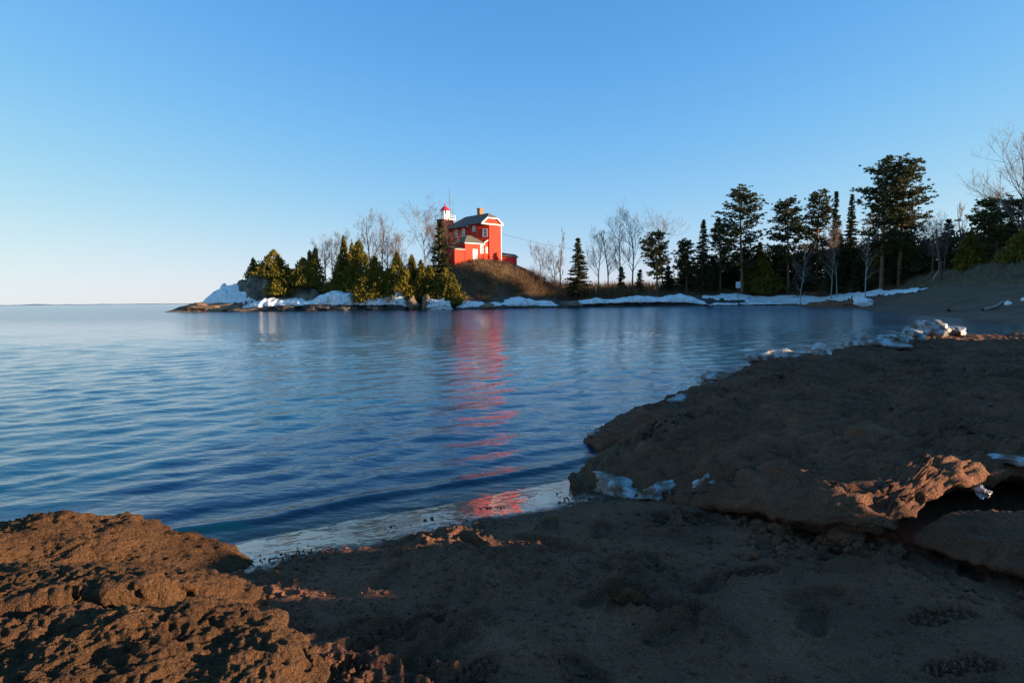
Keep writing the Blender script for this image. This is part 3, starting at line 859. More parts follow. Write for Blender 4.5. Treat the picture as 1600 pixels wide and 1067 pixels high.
snowbank('snow_bank', [(-46.5, 108.4, .5, 1.2, 5), (-43, 107.6, .75, 1.7, 5), (-38, 107.2, .9, 1.2, 4.5), (-35, 107, .95, 1.0, 4), (-32, 106.7, 1.0, 1.9, 4.5), (-28, 106.6, .95, 2.2, 4.5), (-25.6, 106.6, .9, 1.3, 4)],
         'lumpy sunlit snow bank on dark rocks, left half of the point', .30, 2.0)
snowbank('snow_bank', [(-25.8, 106.7, .9, 1.2, 4), (-22, 106.2, .9, 1.4, 4), (-19.5, 105.9, .9, 1.9, 4), (-17.6, 105.8, .7, 2.2, 3.2)],
         'sunlit snow bank ending at the upright tan boulder', .28, 5.0)
snowbank('snow_bank', [(-9.4, 106.2, .3, .7, 2.6), (-5, 109.6, .4, .9, 2.8), (-1, 112.6, .45, 1.1, 3.2), (3, 115.4, .4, 1.35, 3.6), (6.5, 117.6, .35, 1.1, 3.6), (9.6, 119.8, .3, .5, 2.6)],
         'bluish shaded snow bank below the brushy hill slope', .20, 8.0)
snowbank('snow_bank', [(12, 121.0, .5, .55, 2.6), (17, 121.6, .75, .95, 3), (23, 122, .85, 1.0, 3.2), (29, 122.6, .9, 1.05, 3.2), (34, 123, .75, 1.4, 3.8), (38.6, 123.4, .3, .9, 3.6)],
         'long blue shaded snow bank overhanging the shore under the bare trees', .18, 11.0)
snowbank('snow_bank', [(38.8, 123.6, .15, .45, 3.2), (44, 124.2, .15, .5, 3.2), (49, 124.6, .2, .6, 3.6), (53, 122.4, .2, .5, 3)],
         'thin snow strip at the waterline below the white sign', .12, 14.0)

# snow field lying on the beach
def drape(name, poly, label, off=.12, res=.35, edge=.55, seed=0.0):
    P = np.array(poly, float)
    xs = np.arange(P[:, 0].min() - 1, P[:, 0].max() + 1, res); ys = np.arange(P[:, 1].min() - 1, P[:, 1].max() + 1, res)
    X, Y = np.meshgrid(xs, ys); x = X.ravel(); y = Y.ravel()
    best = np.full(x.shape, 1e9); ins = np.zeros(x.shape, bool)
    for i in range(len(P)):
        ax, ay = P[i]; bx, by = P[(i + 1) % len(P)]
        dx, dy = bx - ax, by - ay
        t = np.clip(((x - ax) * dx + (y - ay) * dy) / (dx * dx + dy * dy), 0, 1)
        best = np.minimum(best, np.hypot(x - ax - t * dx, y - ay - t * dy))
        c = (ay > y) != (by > y)
        ins ^= c & (x < ax + (y - ay) * dx / (dy if dy else 1e-9))
    sd = np.where(ins, best, -best) + edge * fbm(x * .5, y * .5, seed, 4)
    z = height(x, y) + off * smooth(-.1, .8, sd) + .06 * fbm(x * .7, y * .7, seed + 3, 3) - .05
    F = grid_faces(len(ys), len(xs))
    keep = (sd > -.05)[F].all(1)
    return tag(link(name, mesh_np(name, np.stack([x, y, z], 1), F[keep]), M['snow']), label, 'snow')
drape('snow_field', [(38, 126.5), (46, 126.6), (53, 123.5), (58.5, 116), (59.5, 106), (58.5, 97), (56.8, 90), (56.6, 86), (58.2, 87), (60.8, 95), (63.5, 108), (62.5, 120), (56, 129), (47, 130.5), (40, 129)],
      'wide blue snow field on the beach in front of the dark wood', .30, .35, .9, 3.0)
drape('snow_patch', [(62.5, 80), (61, 74), (60.5, 68), (61.8, 68), (63, 74), (64, 80)], 'thin snow streak at the foot of the grassy dune', .12, .3, .5, 9.0)
for k, (x, y, w, dp, h_, l) in enumerate([(51.5, 111, 3.2, 1.4, .9, 'small sandy ice mound at the end of the waterline snow'), (52.6, 102, 4.5, 2.2, 1.1, 'broad dark sandy ice mound on the far beach'),
                                          (50.5, 93, 3.6, 1.6, .8, 'dark sandy ice mound nearest along the far beach')]):
    tag(lump('sandy_ice_mound', (x, y, H(x, y) + .1), (w, dp, h_), 'sand', 4, .35, 1.6, 90 + k, rot=-.5, fine=.08), l, 'sand mound')
tag(lump('snow_lump', (48.6, 86.5, H(48.6, 86.5) + .5), (1.3, .8, .6), 'snow', 4, .3, 1.5, 95), 'single snow lump on the dark mound of the far beach', 'snow')
tag(lump('white_stone', (38.5, 48.6, H(38.5, 48.6) + .12), (.28, .2, .2), 'snow', 3, .2, 1.5, 96), 'left one of two small white lumps on the right beach', 'stone')
tag(lump('white_stone', (39.6, 48.4, H(39.6, 48.4) + .12), (.26, .2, .17), 'snow', 3, .2, 1.5, 97), 'right one of two small white lumps on the right beach', 'stone')

# ------------------------------------------------------------------ trees
def tube_mesh(paths, sides=4):
    """paths: list of (points Nx3, radii N) -> V, F; paths of equal length are swept together"""
    VV = []; FF = []; o = 0
    ang = np.arange(sides) * 2 * math.pi / sides
    by = {}
    for P, r in paths: by.setdefault(len(P), []).append((P, r))
    for n, lst in by.items():
        P = np.array([p for p, _ in lst], float); r = np.array([q for _, q in lst], float)
        T = np.gradient(P, axis=1); T /= np.linalg.norm(T, axis=2, keepdims=True) + 1e-9
        ref = np.where(np.abs(T[..., 2:3]) > .9, np.array([1., 0, 0]), np.array([0, 0, 1.]))
        U = np.cross(T, ref); U /= np.linalg.norm(U, axis=2, keepdims=True) + 1e-9
        W = np.cross(T, U)
        ring = P[:, :, None, :] + r[:, :, None, None] * (np.cos(ang)[:, None] * U[:, :, None, :] + np.sin(ang)[:, None] * W[:, :, None, :])
        VV.append(ring.reshape(-1, 3))
        f = grid_faces(n, sides, True)
        FF.append((f[None] + (np.arange(len(lst)) * n * sides)[:, None, None]).reshape(-1, 4) + o)
        o += len(lst) * n * sides
    return np.concatenate(VV), np.concatenate(FF)

def cards(C, D, ln, wd, rs):
    """small diamond leaves: centre C, direction D"""
    C = np.asarray(C); D = np.asarray(D); n = len(C)
    D = D / (np.linalg.norm(D, axis=1)[:, None] + 1e-9)
    S = np.cross(D, rs.normal(size=(n, 3))); S /= np.linalg.norm(S, axis=1)[:, None] + 1e-9
    ln = np.broadcast_to(ln, (n,))[:, None]; wd = np.broadcast_to(wd, (n,))[:, None]
    V = np.stack([C - D * ln * .4, C + S * wd * .5, C + D * ln * .6, C - S * wd * .5], 1).reshape(-1, 3)
    return V, np.arange(4 * n).reshape(n, 4)

def trunk_path(h_, r, rs, lean=(0, 0), wob=.02, n=9):
    t = np.linspace(0, 1, n)
    P = np.stack([lean[0] * h_ * t ** 1.4 + wob * h_ * np.sin(t * 5 + rs.uniform(0, 6)) * t, lean[1] * h_ * t + wob * h_ * np.sin(t * 4 + rs.uniform(0, 6)) * t, h_ * t], 1)
    P[0, 2] = -.3
    return P, r * (1 - t) ** .8 + .012

def spruce(h_, r, rs):
    paths = [trunk_path(h_, .018 * h_ + .02, rs, wob=.003)]
    C = []; D = []; Ls = []
    nw = max(9, int(h_ / .34))
    for i in range(nw):
        t = .05 + .95 * i / nw
        L0 = r * (1 - t) ** .82 + .10
        for k in range(rs.randint(6, 10)):
            L_ = L0 * rs.uniform(.62, 1.12)
            a = rs.uniform(0, 6.28); dr = rs.uniform(-.34, -.05) + .25 * (t > .8)
            o_ = np.array([math.cos(a), math.sin(a), dr]); sd = np.array([-math.sin(a), math.cos(a), 0])
            st = max(3, int(L_ / .2))
            for s in range(st):
                q = (s + .6) / st
                p = np.array([0, 0, h_ * t]) + o_ * L_ * q + np.array([0, 0, .16 * L_ * q * q])
                for sg in (-1, 1, 0):
                    C.append(p + rs.normal(size=3) * .06); D.append(o_ * .8 + sd * sg * .75 + np.array([0, 0, rs.uniform(-.3, .15)])); Ls.append(.34 + .16 * (1 - q))
    V, F = cards(C, D, np.array(Ls) * 1.25, .24, rs)
    return paths, V, F

def cedar(h_, r, rs):
    """a main leader with a few shorter side leaders, each a ragged cone of upswept sprays"""
    paths = [trunk_path(h_ * .95, .02 * h_ + .02, rs, wob=.008)]
    VV = []; FF = []; o = 0
    lead = [(0, 0, h_, r)]
    for k in range(rs.randint(2, 5)):
        a = rs.uniform(0, 6.28); q = rs.uniform(.30, .75) * r
        lead.append((math.cos(a) * q, math.sin(a) * q, h_ * rs.uniform(.42, .86), r * rs.uniform(.40, .68)))
    for (lx, ly, hh, rr) in lead:
        n = int(420 + 330 * hh * rr / 2.2)
        t = rs.beta(1.0, 1.5, n)
        a = rs.uniform(0, 6.28, n)
        lob = 1.05 + .95 * noise3(np.cos(a) * 1.5 + rs.uniform(0, 50), np.sin(a) * 1.5, t * hh * .7) + .35 * noise3(np.cos(a) * 4, np.sin(a) * 4 + 9, t * hh * 1.6)
        lob = np.maximum(lob, .3)
        Rr = rr * 1.05 * (1 - t) ** .85 * np.minimum(1, (t + .03) / .10) ** .45 * lob + .05
        q = np.sqrt(rs.uniform(.22, 1.15, n))
        C = np.stack([lx + np.cos(a) * Rr * q, ly + np.sin(a) * Rr * q, t * hh + .02 * hh * rs.normal(size=n) + .1], 1)
        D = np.stack([np.cos(a) * .55, np.sin(a) * .55, np.full(n, .75)], 1) + rs.normal(size=(n, 3)) * .5
        V, F = cards(C, D, rs.uniform(.32, .60, n) * (.75 + .04 * h_), rs.uniform(.15, .26, n), rs)
        VV.append(V); FF.append(F + o); o += len(V)
    return paths, np.concatenate(VV), np.concatenate(FF)

def pine(h_, r, rs, low=.24):
    paths = [trunk_path(h_ * .97, .015 * h_ + .03, rs, lean=(rs.uniform(-.03, .03), 0), wob=.008)]
    TP = paths[0][0]
    C = []; D = []
    nl = int(30 + h_ * 2.8)
    ph = rs.uniform(0, 6.28)
    for i in range(nl):
        t = low + (1 - low) * ((i + rs.uniform(0, 1)) / nl) ** .85
        prof = min(1, (1.03 - t) / .26) ** .6 * (.60 + .40 * min(1, (t - low) / .25 + .2))
        a = rs.uniform(0, 6.28)
        L_ = r * prof * rs.uniform(.55, 1.1) * (1 + .25 * math.sin(a * 2 + ph + t * 9)) + .25
        up = rs.uniform(-.12, .25) + .7 * max(0, t - .72)
        b = np.array([np.interp(t * h_, TP[:, 2], TP[:, 0]), np.interp(t * h_, TP[:, 2], TP[:, 1]), t * h_])
        o_ = np.array([math.cos(a), math.sin(a), up]); sd = np.array([-math.sin(a), math.cos(a), 0])
        q = np.linspace(0, 1, 5)
        paths.append((b + o_[None] * L_ * q[:, None] + np.array([0, 0, 1.])[None] * (.12 * L_ * q ** 2)[:, None], .045 * (1 - q) * (h_ / 15) + .012))
        nt_ = max(3, int(L_ * 4.6))
        for s in range(nt_):
            qq = .30 + .74 * (s + rs.uniform(0, 1)) / nt_
            p = b + o_ * L_ * qq + sd * rs.normal() * (.20 + .24 * L_ * qq) + np.array([0, 0, .12 * L_ * qq * qq + .05 + rs.normal() * .24])
            m = 11
            dd = rs.normal(size=(m, 3)); dd[:, 2] = np.abs(dd[:, 2]) * .9 - .1
            dd /= np.linalg.norm(dd, axis=1)[:, None]
            C.append(p[None] + dd * rs.uniform(.12, .30)); D.append(dd)
    C = np.concatenate(C); D = np.concatenate(D)
    V, F = cards(C, D, rs.uniform(.36, .60, len(C)), .19, rs)
    return paths, V, F

def bare(h_, r, rs, lean=0.0, upright=.55, droop=0.0, dens=1.0, tr=.0095):
    """leafless tree: trunk, limbs, branches and twigs as tapered tubes"""
    thick = [trunk_path(h_ * .93, tr * h_ + .02, rs, lean=(lean, rs.uniform(-.03, .03)), wob=.03)]
    TP, _ = thick[0]
    thin = []
    def br(p, d, ln, rad, lev):
        n = (5, 4, 3, 2)[lev]
        q = np.linspace(0, 1, n)
        bend = rs.normal(size=3) * .18
        bend[2] += (.22 if droop == 0 else -droop * lev) * (1 if lev > 0 else .5)
        pts = p[None] + d[None] * ln * q[:, None] + bend[None] * ln * (q ** 2)[:, None]
        (thick if lev == 0 else thin).append((pts, rad * (1 - .75 * q)))
        if lev >= 3: return
        nb = int((6, 4, 4)[lev] * dens + rs.uniform(0, 1))
        for k in range(nb):
            s = rs.uniform(.25, 1.0)
            i = s * (n - 1); i0 = min(int(i), n - 2)
            pp = pts[i0] + (pts[i0 + 1] - pts[i0]) * (i - i0)
            v = rs.normal(size=3); v[2] += upright
            dd = d * .75 + v / np.linalg.norm(v) * .75
            dd /= np.linalg.norm(dd)
            br(pp, dd, ln * rs.uniform(.38, .62), max(rad * .5, .011), lev + 1)
    nl = int(12 * dens + 2)
    for k in range(nl):
        t = .22 + .66 * (k + rs.uniform(0, 1)) / nl
        p = np.array([np.interp(t * h_, TP[:, 2], TP[:, 0]), np.interp(t * h_, TP[:, 2], TP[:, 1]), t * h_])
        a = rs.uniform(0, 6.28)
        d = np.array([math.cos(a), math.sin(a), upright + rs.uniform(.3, 1.1)])
        d /= np.linalg.norm(d)
        L_ = (r * 1.55 * min(1, (1.12 - t) / .55) + .2) * rs.uniform(.65, 1.15)
        br(p, d, L_, max(.006 * h_ * (1.1 - t), .016), 0)
    return thick, thin

def plant_tree(kind, X, Y, topz, rad, label, seed, group=None):
    rs = np.random.RandomState(seed)
    z0 = H(X, Y)
    if X < -18 and Y < 127: z0 = max(z0, float(headland(np.array([X]), np.array([Y]))[0]))
    h_ = max(1.6, topz - z0)
    nm = {'cedar': 'cedar_tree', 'spruce': 'spruce_tree', 'pine': 'pine_tree', 'bare': 'bare_tree', 'poplar': 'poplar_tree', 'sapling': 'bare_sapling', 'birch': 'birch_tree'}[kind]
    e = empty(nm, (X, Y, z0 - .05))
    tag(e, label, 'tree', group)
    if kind == 'cedar': rad *= 1.3
    if kind in ('cedar', 'spruce', 'pine'):
        if kind == 'spruce': paths, V, F = spruce(h_, rad, rs)
        elif kind == 'cedar': paths, V, F = cedar(h_, rad, rs)
        else: paths, V, F = pine(h_, rad, rs)
        TV, TF = tube_mesh(paths, 5)
        link('trunk', mesh_np('trunk', TV, TF), M['bark_pine' if kind == 'pine' else 'bark'], e)
        link('crown', mesh_np('crown', V, F, smooth_shade=False), M[kind], e)
    else:
        if kind == 'sapling': thick, thin = bare(h_, rad, rs, rs.uniform(-.08, .08), .8, 0.0, .6)
        elif kind == 'poplar': thick, thin = bare(h_, rad, rs, 0.0, 1.6, 0.0, .9)
        elif kind == 'birch': thick, thin = bare(h_, rad * .9, rs, rs.uniform(-.16, .10), .7, .08, 1.1, .0048)
        else: thick, thin = bare(h_, rad, rs, rs.uniform(-.08, .08), .6, 0.0, 1.0)
        V, F = tube_mesh(thick, 6)
        link('trunk', mesh_np('trunk', V, F), M['bark_birch' if kind == 'birch' else 'bark'], e)
        V, F = tube_mesh(thin, 3)
        link('crown', mesh_np('crown', V, F), M['twig'], e)
    return e

TREES = [
('cedar',-47.9,117.0,9.7,1.08,'small cedar perched on the rock dome, leftmost tree of the point'),
('cedar',-43.0,114.0,11.0,2.45,'pointed golden-green cedar just right of the rock dome'),
('cedar',-46.6,118.0,9.1,0.97,'little cedar squeezed between the leftmost cedar and the pointed one'),
('cedar',-40.9,115.0,7.9,1.53,'low bushy cedar between the two golden pointed cedars'),
('cedar',-37.4,113.0,9.4,2.08,'broad golden cedar cone on the ledge above the snow'),
('cedar',-38.7,121.0,11.4,1.05,'left one of the dark cedar pair behind the golden cone'),
('cedar',-37.6,121.0,11.9,1.36,'right one of the dark cedar pair behind the golden cone'),
('bare',-35.9,122.0,13.7,1.75,'thin bare tree leaning left beside the dark cedar pair'),
('bare',-34.0,120.0,13.7,1.60,'thin bare tree midway between the cedar pair and the dark column cedar'),
('bare',-33.3,122.0,14.4,1.62,'bare tree touching the left side of the dark column cedar'),
('cedar',-30.5,115.0,13.3,1.29,'dark column-shaped cedar, tall and narrow'),
('cedar',-29.3,116.0,12.3,1.07,'narrow dark cedar between the column cedar and the big golden one'),
('cedar',-27.0,112.0,12.3,2.52,'big golden-green cedar, tallest of the middle point'),
('cedar',-23.8,110.0,9.3,2.36,'wide dark green cedar leaning on the big golden one'),
('bare',-28.0,124.0,19.0,2.54,'tall bare forked tree rising behind the big golden cedar'),
('bare',-25.4,124.0,18.9,2.16,'tall bare tree with a straight trunk right of the forked one'),
('bare',-23.9,121.0,13.7,1.61,'short bare tree at the foot of the straight tall bare tree'),
('bare',-22.6,124.0,14.8,1.39,'slender bare sapling left of the spreading bare tree, first of two'),
('bare',-21.9,125.0,15.4,1.41,'slender bare sapling left of the spreading bare tree, second of two'),
('cedar',-19.8,109.0,9.8,1.89,'golden cedar left of the stacked shore boulder'),
('cedar',-17.4,110.0,9.4,1.69,'golden cedar directly above the stacked shore boulder'),
('cedar',-15.6,109.0,8.5,1.45,'ragged cedar between the boulder cedars and the tall spruce'),
('cedar',-25.1,109.0,6.8,2.23,'low dark cedar bush under the big golden cedar'),
('cedar',-21.4,109.0,7.2,2.12,'low cedar bush under the two tall bare trees'),
('cedar',-18.3,108.0,7.3,1.88,'low golden cedar bush between the two boulder cedars'),
('cedar',-14.2,109.0,7.5,2.12,'low dark cedar bush left of the tall spruce trunk'),
('cedar',-11.5,109.0,7.1,2.12,'dense cedar skirt in front of the tall spruce'),
('cedar',-40.8,112.0,6.6,2.29,'low spreading cedar at the foot of the pointed golden-green one'),
('cedar',-30.7,113.0,8.4,2.08,'low dark cedar at the left foot of the column-shaped cedar'),
('birch',-16.3,120.0,19.0,3.80,'bare tree with a leaning pale trunk and wide drooping twigs left of the house'),
('spruce',-12.6,112.0,16.1,3.09,'tall pointed spruce standing in front of the red house'),
('bare',-12.3,119.0,17.2,2.07,'dense bare tree whose twigs hide the foot of the lantern tower'),
('bare',-14.4,118.0,15.8,1.81,'bare tree squeezed between the leaning pale tree and the tall spruce'),
('cedar',-10.1,107.0,6.1,1.31,'dark low cedar at the right foot of the tall spruce'),
('bare',5.8,124.0,11.7,1.78,'small bare tree among the brush on the right slope of the hill'),
('bare',8.7,125.0,10.5,1.41,'tiny bare tree left of the slender poplar'),
('poplar',9.8,125.0,16.4,0.89,'slender upright bare poplar left of the lone spruce'),
('spruce',13.4,126.0,14.0,3.22,'lone symmetrical spruce right of the house hill'),
('bare',18.6,134.0,16.0,2.33,'bare tree just right of the lone spruce'),
('bare',20.8,135.0,16.9,1.66,'narrow bare tree, second right of the lone spruce'),
('bare',23.0,134.0,19.0,2.47,'bare tree left of the tallest bare tree'),
('bare',25.2,131.0,19.6,3.75,'tallest spreading bare tree between the lone spruce and the pines'),
('bare',34.3,142.0,19.4,3.78,'reddish bare tree crown rising behind the short dark pine'),
('spruce',22.9,131.0,8.4,1.47,'knee-high dark conifer under the bare trees, left one'),
('spruce',26.8,131.0,7.8,1.34,'knee-high dark conifer under the bare trees, right one'),
('pine',30.4,131.0,14.9,2.68,'short dark pine in front of the reddish bare tree'),
('pine',37.1,133.0,13.5,2.45,'ragged pine at the left end of the dark wood'),
('spruce',39.9,131.0,18.0,2.81,'pointed dark spruce near the left end of the wood'),
('pine',44.5,134.0,17.7,2.33,'thin-crowned pine between the pointed spruce and the great pine'),
('pine',47.7,130.0,23.9,4.12,'great tall pine above the white sign'),
('cedar',52.6,132.0,11.0,2.70,'dark low conifer right of the great pine'),
('spruce',57.3,136.0,12.7,2.78,'dark conifer filling the gap between great pine and broad pine'),
('pine',57.3,130.0,21.3,4.12,'broad-crowned pine, left one of the middle row'),
('pine',63.1,130.0,23.1,2.92,'dark pine, second of the middle row'),
('spruce',65.8,128.0,23.0,1.96,'narrow conifer with a lit tip, third of the middle row'),
('spruce',67.9,126.0,22.1,2.06,'narrow conifer beside the twin pines, last of the middle row'),
('birch',54.3,118.0,12.7,1.81,'white forked birch leaning left under the broad pine'),
('birch',59.6,117.0,15.8,1.56,'white birch with a straight trunk, left of a close pair'),
('birch',60.7,117.0,16.4,1.56,'white birch with a straight trunk, right of a close pair'),
('birch',58.7,104.0,15.2,1.60,'single curved white birch in front of the twin pines'),
('pine',63.6,108.0,24.6,3.87,'left one of the twin tall pines'),
('pine',66.0,107.0,24.2,3.94,'right one of the twin tall pines'),
('cedar',71.2,114.0,12.9,3.26,'dark rounded cedar under the twin pines'),
('cedar',67.6,115.0,10.7,2.12,'dark bushy cedar left of the rounded cedar'),
('bare',64.3,96.0,12.6,2.16,'bare shrubby tree right of the twin pines'),
('bare',64.7,94.0,11.5,1.92,'bare shrubby tree beside the broken trunk'),
('poplar',74.0,104.0,17.3,1.06,'pale upright poplar behind the broken trunk'),
('poplar',75.4,102.0,17.1,0.63,'very thin poplar left of the dark spreading conifer'),
('cedar',61.2,84.0,10.1,1.29,'low dark cedar at the left foot of the spreading conifer'),
('pine',61.6,80.0,13.4,3.19,'dark spreading conifer above the dune grass'),
('bare',59.9,74.0,19.6,3.40,'large bare tree cut by the right edge of the view'),
('bare',63.9,82.0,15.0,1.51,'bare tree behind the dark spreading conifer'),
('cedar',56.8,70.0,8.6,1.43,'olive cedar at the right edge above the dune grass'),

]
for i, (k, X, Y, tz, rd, lb) in enumerate(TREES):
    plant_tree(k, X, Y, tz, rd, lb, 500 + i)

# thin bare saplings that nothing tells apart
SAP = [(-31.5, 121, 8.5), (-29.8, 120, 8.0), (-27.6, 122, 9.2), (-22.5, 121, 8.6), (-20.8, 120, 8.2), (-19.4, 122, 9.0), (-18.0, 119, 8.6), (-15.6, 118, 9.4)]
for i, (X, Y, tz) in enumerate(SAP):
    plant_tree('sapling', X, Y, tz, 1.2, 'thin bare sapling in the thicket behind the golden cedars', 800 + i, 'bare saplings behind the cedars')
UND = [(33.5, 134), (38.0, 137), (43.5, 136), (47.5, 138), (54.0, 137), (58.5, 136), (62.5, 132), (66.0, 126), (69.5, 120), (66.5, 112), (71.0, 108), (70.0, 101), (72.5, 95), (67.8, 103),
       (50.5, 134), (56.3, 132), (60.2, 128), (63.0, 122), (64.5, 116), (66.2, 108)]
for i, (X, Y) in enumerate(UND):
    plant_tree('spruce', X, Y, H(X, Y) + 5.5 + (i * 37 % 10) * .45, 2.6, 'dark understorey conifer deep inside the shaded wood', 840 + i, 'understorey conifers in the wood')
rs = np.random.RandomState(77)
n = 22000
t = rs.uniform(0, 1, n)
cx_ = np.interp(t, [0, .35, .7, 1], [42, 60, 72, 80]) + rs.normal(0, 1.8, n); cy_ = np.interp(t, [0, .35, .7, 1], [143, 138, 122, 98]) + rs.normal(0, 1.8, n)
top_ = 6.2 + 3.0 * fbm(t * 30, t * 0, 3.0, 3)
C = np.stack([cx_, cy_, height(cx_, cy_) + rs.uniform(0, 1, n) ** .8 * top_], 1)
V, F = cards(C, rs.normal(size=(n, 3)) + np.array([0, 0, .5]), rs.uniform(.5, 1.0, n), .34, rs)
tag(link('deep_wood_thicket', mesh_np('deep_wood_thicket', V, F, smooth_shade=False), M['spruce']), 'dark tangled evergreen thicket closing the back of the wood', 'thicket', kind='stuff')

# ------------------------------------------------------------------ dead brush, dry grass, dune grass
def blades(name, x, y, hgt, wd, lean, mat, seed, label, cat, z=None):
    rs = np.random.RandomState(seed); n = len(x)
    z = height(x, y) if z is None else z
    a = rs.uniform(0, 6.28, n); ln = rs.normal(0, lean, (n, 2)); h_ = hgt * rs.uniform(.5, 1.3, n)
    u = np.stack([np.cos(a), np.sin(a)], 1) * (wd * rs.uniform(.6, 1.4, n))[:, None]
    b = np.stack([x, y, z - .03], 1)
    mid = b + np.stack([ln[:, 0] * h_ * .35, ln[:, 1] * h_ * .35, h_ * .55], 1)
    tip = b + np.stack([ln[:, 0] * h_, ln[:, 1] * h_, h_], 1)
    U = np.concatenate([u, np.zeros((n, 1))], 1)
    V = np.stack([b - U, b + U, mid + U * .7, tip, mid - U * .7], 1).reshape(-1, 3)
    o = np.arange(n)[:, None] * 5
    F = np.concatenate([np.concatenate([o, o + 1, o + 2, o + 4], 1)])
    F3 = np.concatenate([o + 4, o + 2, o + 3, o + 3], 1)
    me = bpy.data.meshes.new(name)
    faces = [tuple(q) for q in F.tolist()] + [tuple(q[:3]) for q in F3.tolist()]
    me.from_pydata(V.tolist(), [], faces)
    me.update()
    return tag(link(name, me, M[mat]), label, cat, kind='stuff')

rs = np.random.RandomState(21)
def region(n, x0, x1, y0, y1, test):
    x = rs.uniform(x0, x1, n); y = rs.uniform(y0, y1, n)
    m = test(x, y); return x[m], y[m]
x, y = region(16000, -14, 16, 106, 126, lambda x, y: (sdist(x, y) > 3.2) & (fbm(x * .3, y * .3, 2.0, 3) > -.45))
blades('hill_grass', x, y, .55, .030, .35, 'grass', 1, 'dry golden grass covering the hill slope below the red house', 'grass')
x, y = region(30000, -14, 26, 107, 134, lambda x, y: (sdist(x, y) > 3.0) & (fbm(x * .3, y * .3, 8.0, 3) + .10 * (x - 1) + .06 * (116 - y) > -.35) & ~((x < .5) & (y > 119.5)))
blades('hill_brush', x, y, 1.7, .024, .38, 'brush', 2, 'brown leafless brush thicket on the slope right of the house', 'brush')
x, y = region(1500, -9, 1.5, 117, 121, lambda x, y: fbm(x * .5, y * .5, 3.0, 2) > -.1)
blades('foundation_brush', x, y, .8, .022, .4, 'brush', 8, 'low brown brush along the foot of the red house', 'brush')
x, y = region(9000, -36, -12, 113, 124, lambda x, y: sdist(x, y) > 5)
blades('point_brush', x, y, 1.7, .026, .25, 'brush', 3, 'brown leafless undergrowth between the cedars of the point', 'brush')
x, y = region(16000, 44, 84, 56, 104, lambda x, y: (height(x, y) > 2.5) & (x < .95 * y + 8))
blades('dune_grass', x, y, .55, .028, .45, 'dune', 4, 'pale dead grass on the dune above the right beach', 'grass')
x, y = region(9000, 12, 75, 124, 146, lambda x, y: (sdist(x, y) > 4.5) & (fbm(x * .3, y * .3, 4.0, 2) > -.2))
blades('wood_brush', x, y, 1.0, .03, .35, 'brush', 5, 'brown brush on the floor of the shaded wood', 'brush')
x, y = region(7000, 14, 70, 172, 200, lambda x, y: x > -100)
blades('distant_brush', x, y, 3.4, .09, .2, 'brush', 6, 'sunlit brown thicket seen far behind the bare trees', 'brush', z=height(x, y) - .25)

# ------------------------------------------------------------------ the red lighthouse dwelling
HX, HY = -3.19, 128.1
HZ = 9.35
house = empty('lighthouse_dwelling', (HX, HY, HZ), R(42))
tag(house, 'red two-storey house with grey hipped roof, white trim and brick chimney on the hill', 'house')
BASE = -1.2
body = MB()
body.prism([(-1.55, 0), (1.55, 0), (1.55, 4.2), (3.0, 4.2), (3.0, 12), (-3.05, 12), (-3.05, 4.2), (-3.3, 4.2), (-3.3, 1.75)], BASE, 7.55)
wall = body.build('wall', M['red'], house)
# roof: clipped gable over the front, hip at the back; eaves z 7.6, ridge 9.75, centre line x=-.9
def roof_part(name, pts, faces, parent, mat='shingle', thick=.14):
    n = len(pts)
    mb = MB(); mb.add(list(pts) + [(x, y, z - thick) for x, y, z in pts], list(faces) + [tuple(reversed([i + n for i in f])) for f in faces])
    edges = {}
    for f in faces:
        for a, b in zip(f, f[1:] + f[:1]): edges[(a, b)] = edges.get((a, b), 0) + 1
    for (a, b) in edges:
        if (b, a) not in edges: mb.f.append((b, a, a + n, b + n))
    return mb.build(name, M[mat], parent)
rp = [(-3.85, -.35, 7.62), (2.05, -.35, 7.62), (2.05, 4.0, 7.62), (-3.85, 4.0, 7.62),
      (-2.2, -.35, 8.88), (.4, -.35, 8.88), (-.9, 1.1, 9.85), (-.9, 8.6, 9.85), (-4.1, 12.6, 7.35), (3.6, 12.6, 7.35), (3.6, 4.0, 7.35), (-4.1, 4.3, 7.35)]
roof = roof_part('roof', rp, [(0, 4, 6, 7, 8, 11, 3), (5, 1, 2, 10, 9, 7, 6), (4, 5, 6), (7, 9, 8)], house)
g = MB(); g.add([(-3.45, -.05, 7.60), (1.75, -.05, 7.60), (.35, -.05, 8.72), (-2.15, -.05, 8.72), (-3.45, .10, 7.60), (1.75, .10, 7.60), (.35, .10, 8.72), (-2.15, .10, 8.72)],
                [(0, 1, 2, 3), (7, 6, 5, 4), (0, 4, 5, 1), (1, 5, 6, 2), (2, 6, 7, 3), (3, 7, 4, 0)])
g.build('gable', M['red'], house)
t = MB()
t.bar((-3.75, -.30, 7.50), (-2.2, -.30, 8.70), .10, .30); t.bar((-2.25, -.30, 8.70), (.45, -.30, 8.70), .10, .26); t.bar((.4, -.30, 8.70), (1.98, -.30, 7.50), .10, .30)
t.build('gable_trim', M['white'], house)
MB().box(-3.75, 1.95, -.22, .16, 7.34, 7.56).build('cornice', M['white'], house)
MB().box(1.50, 1.62, -.06, .06, BASE, 7.34).build('corner_board', M['white'], house)
MB().box(-4.0, -3.1, 4.12, 4.22, 7.1, 7.3).build('eave_trim', M['white'], house)
ch = MB().box(-1.35, -.45, 3.2, 4.1, 9.2, 11.1).build('chimney', M['brick'], roof)
MB().box(-1.42, -.38, 3.13, 4.17, 10.9, 11.06).build('chimney_cap', M['brick'], roof)

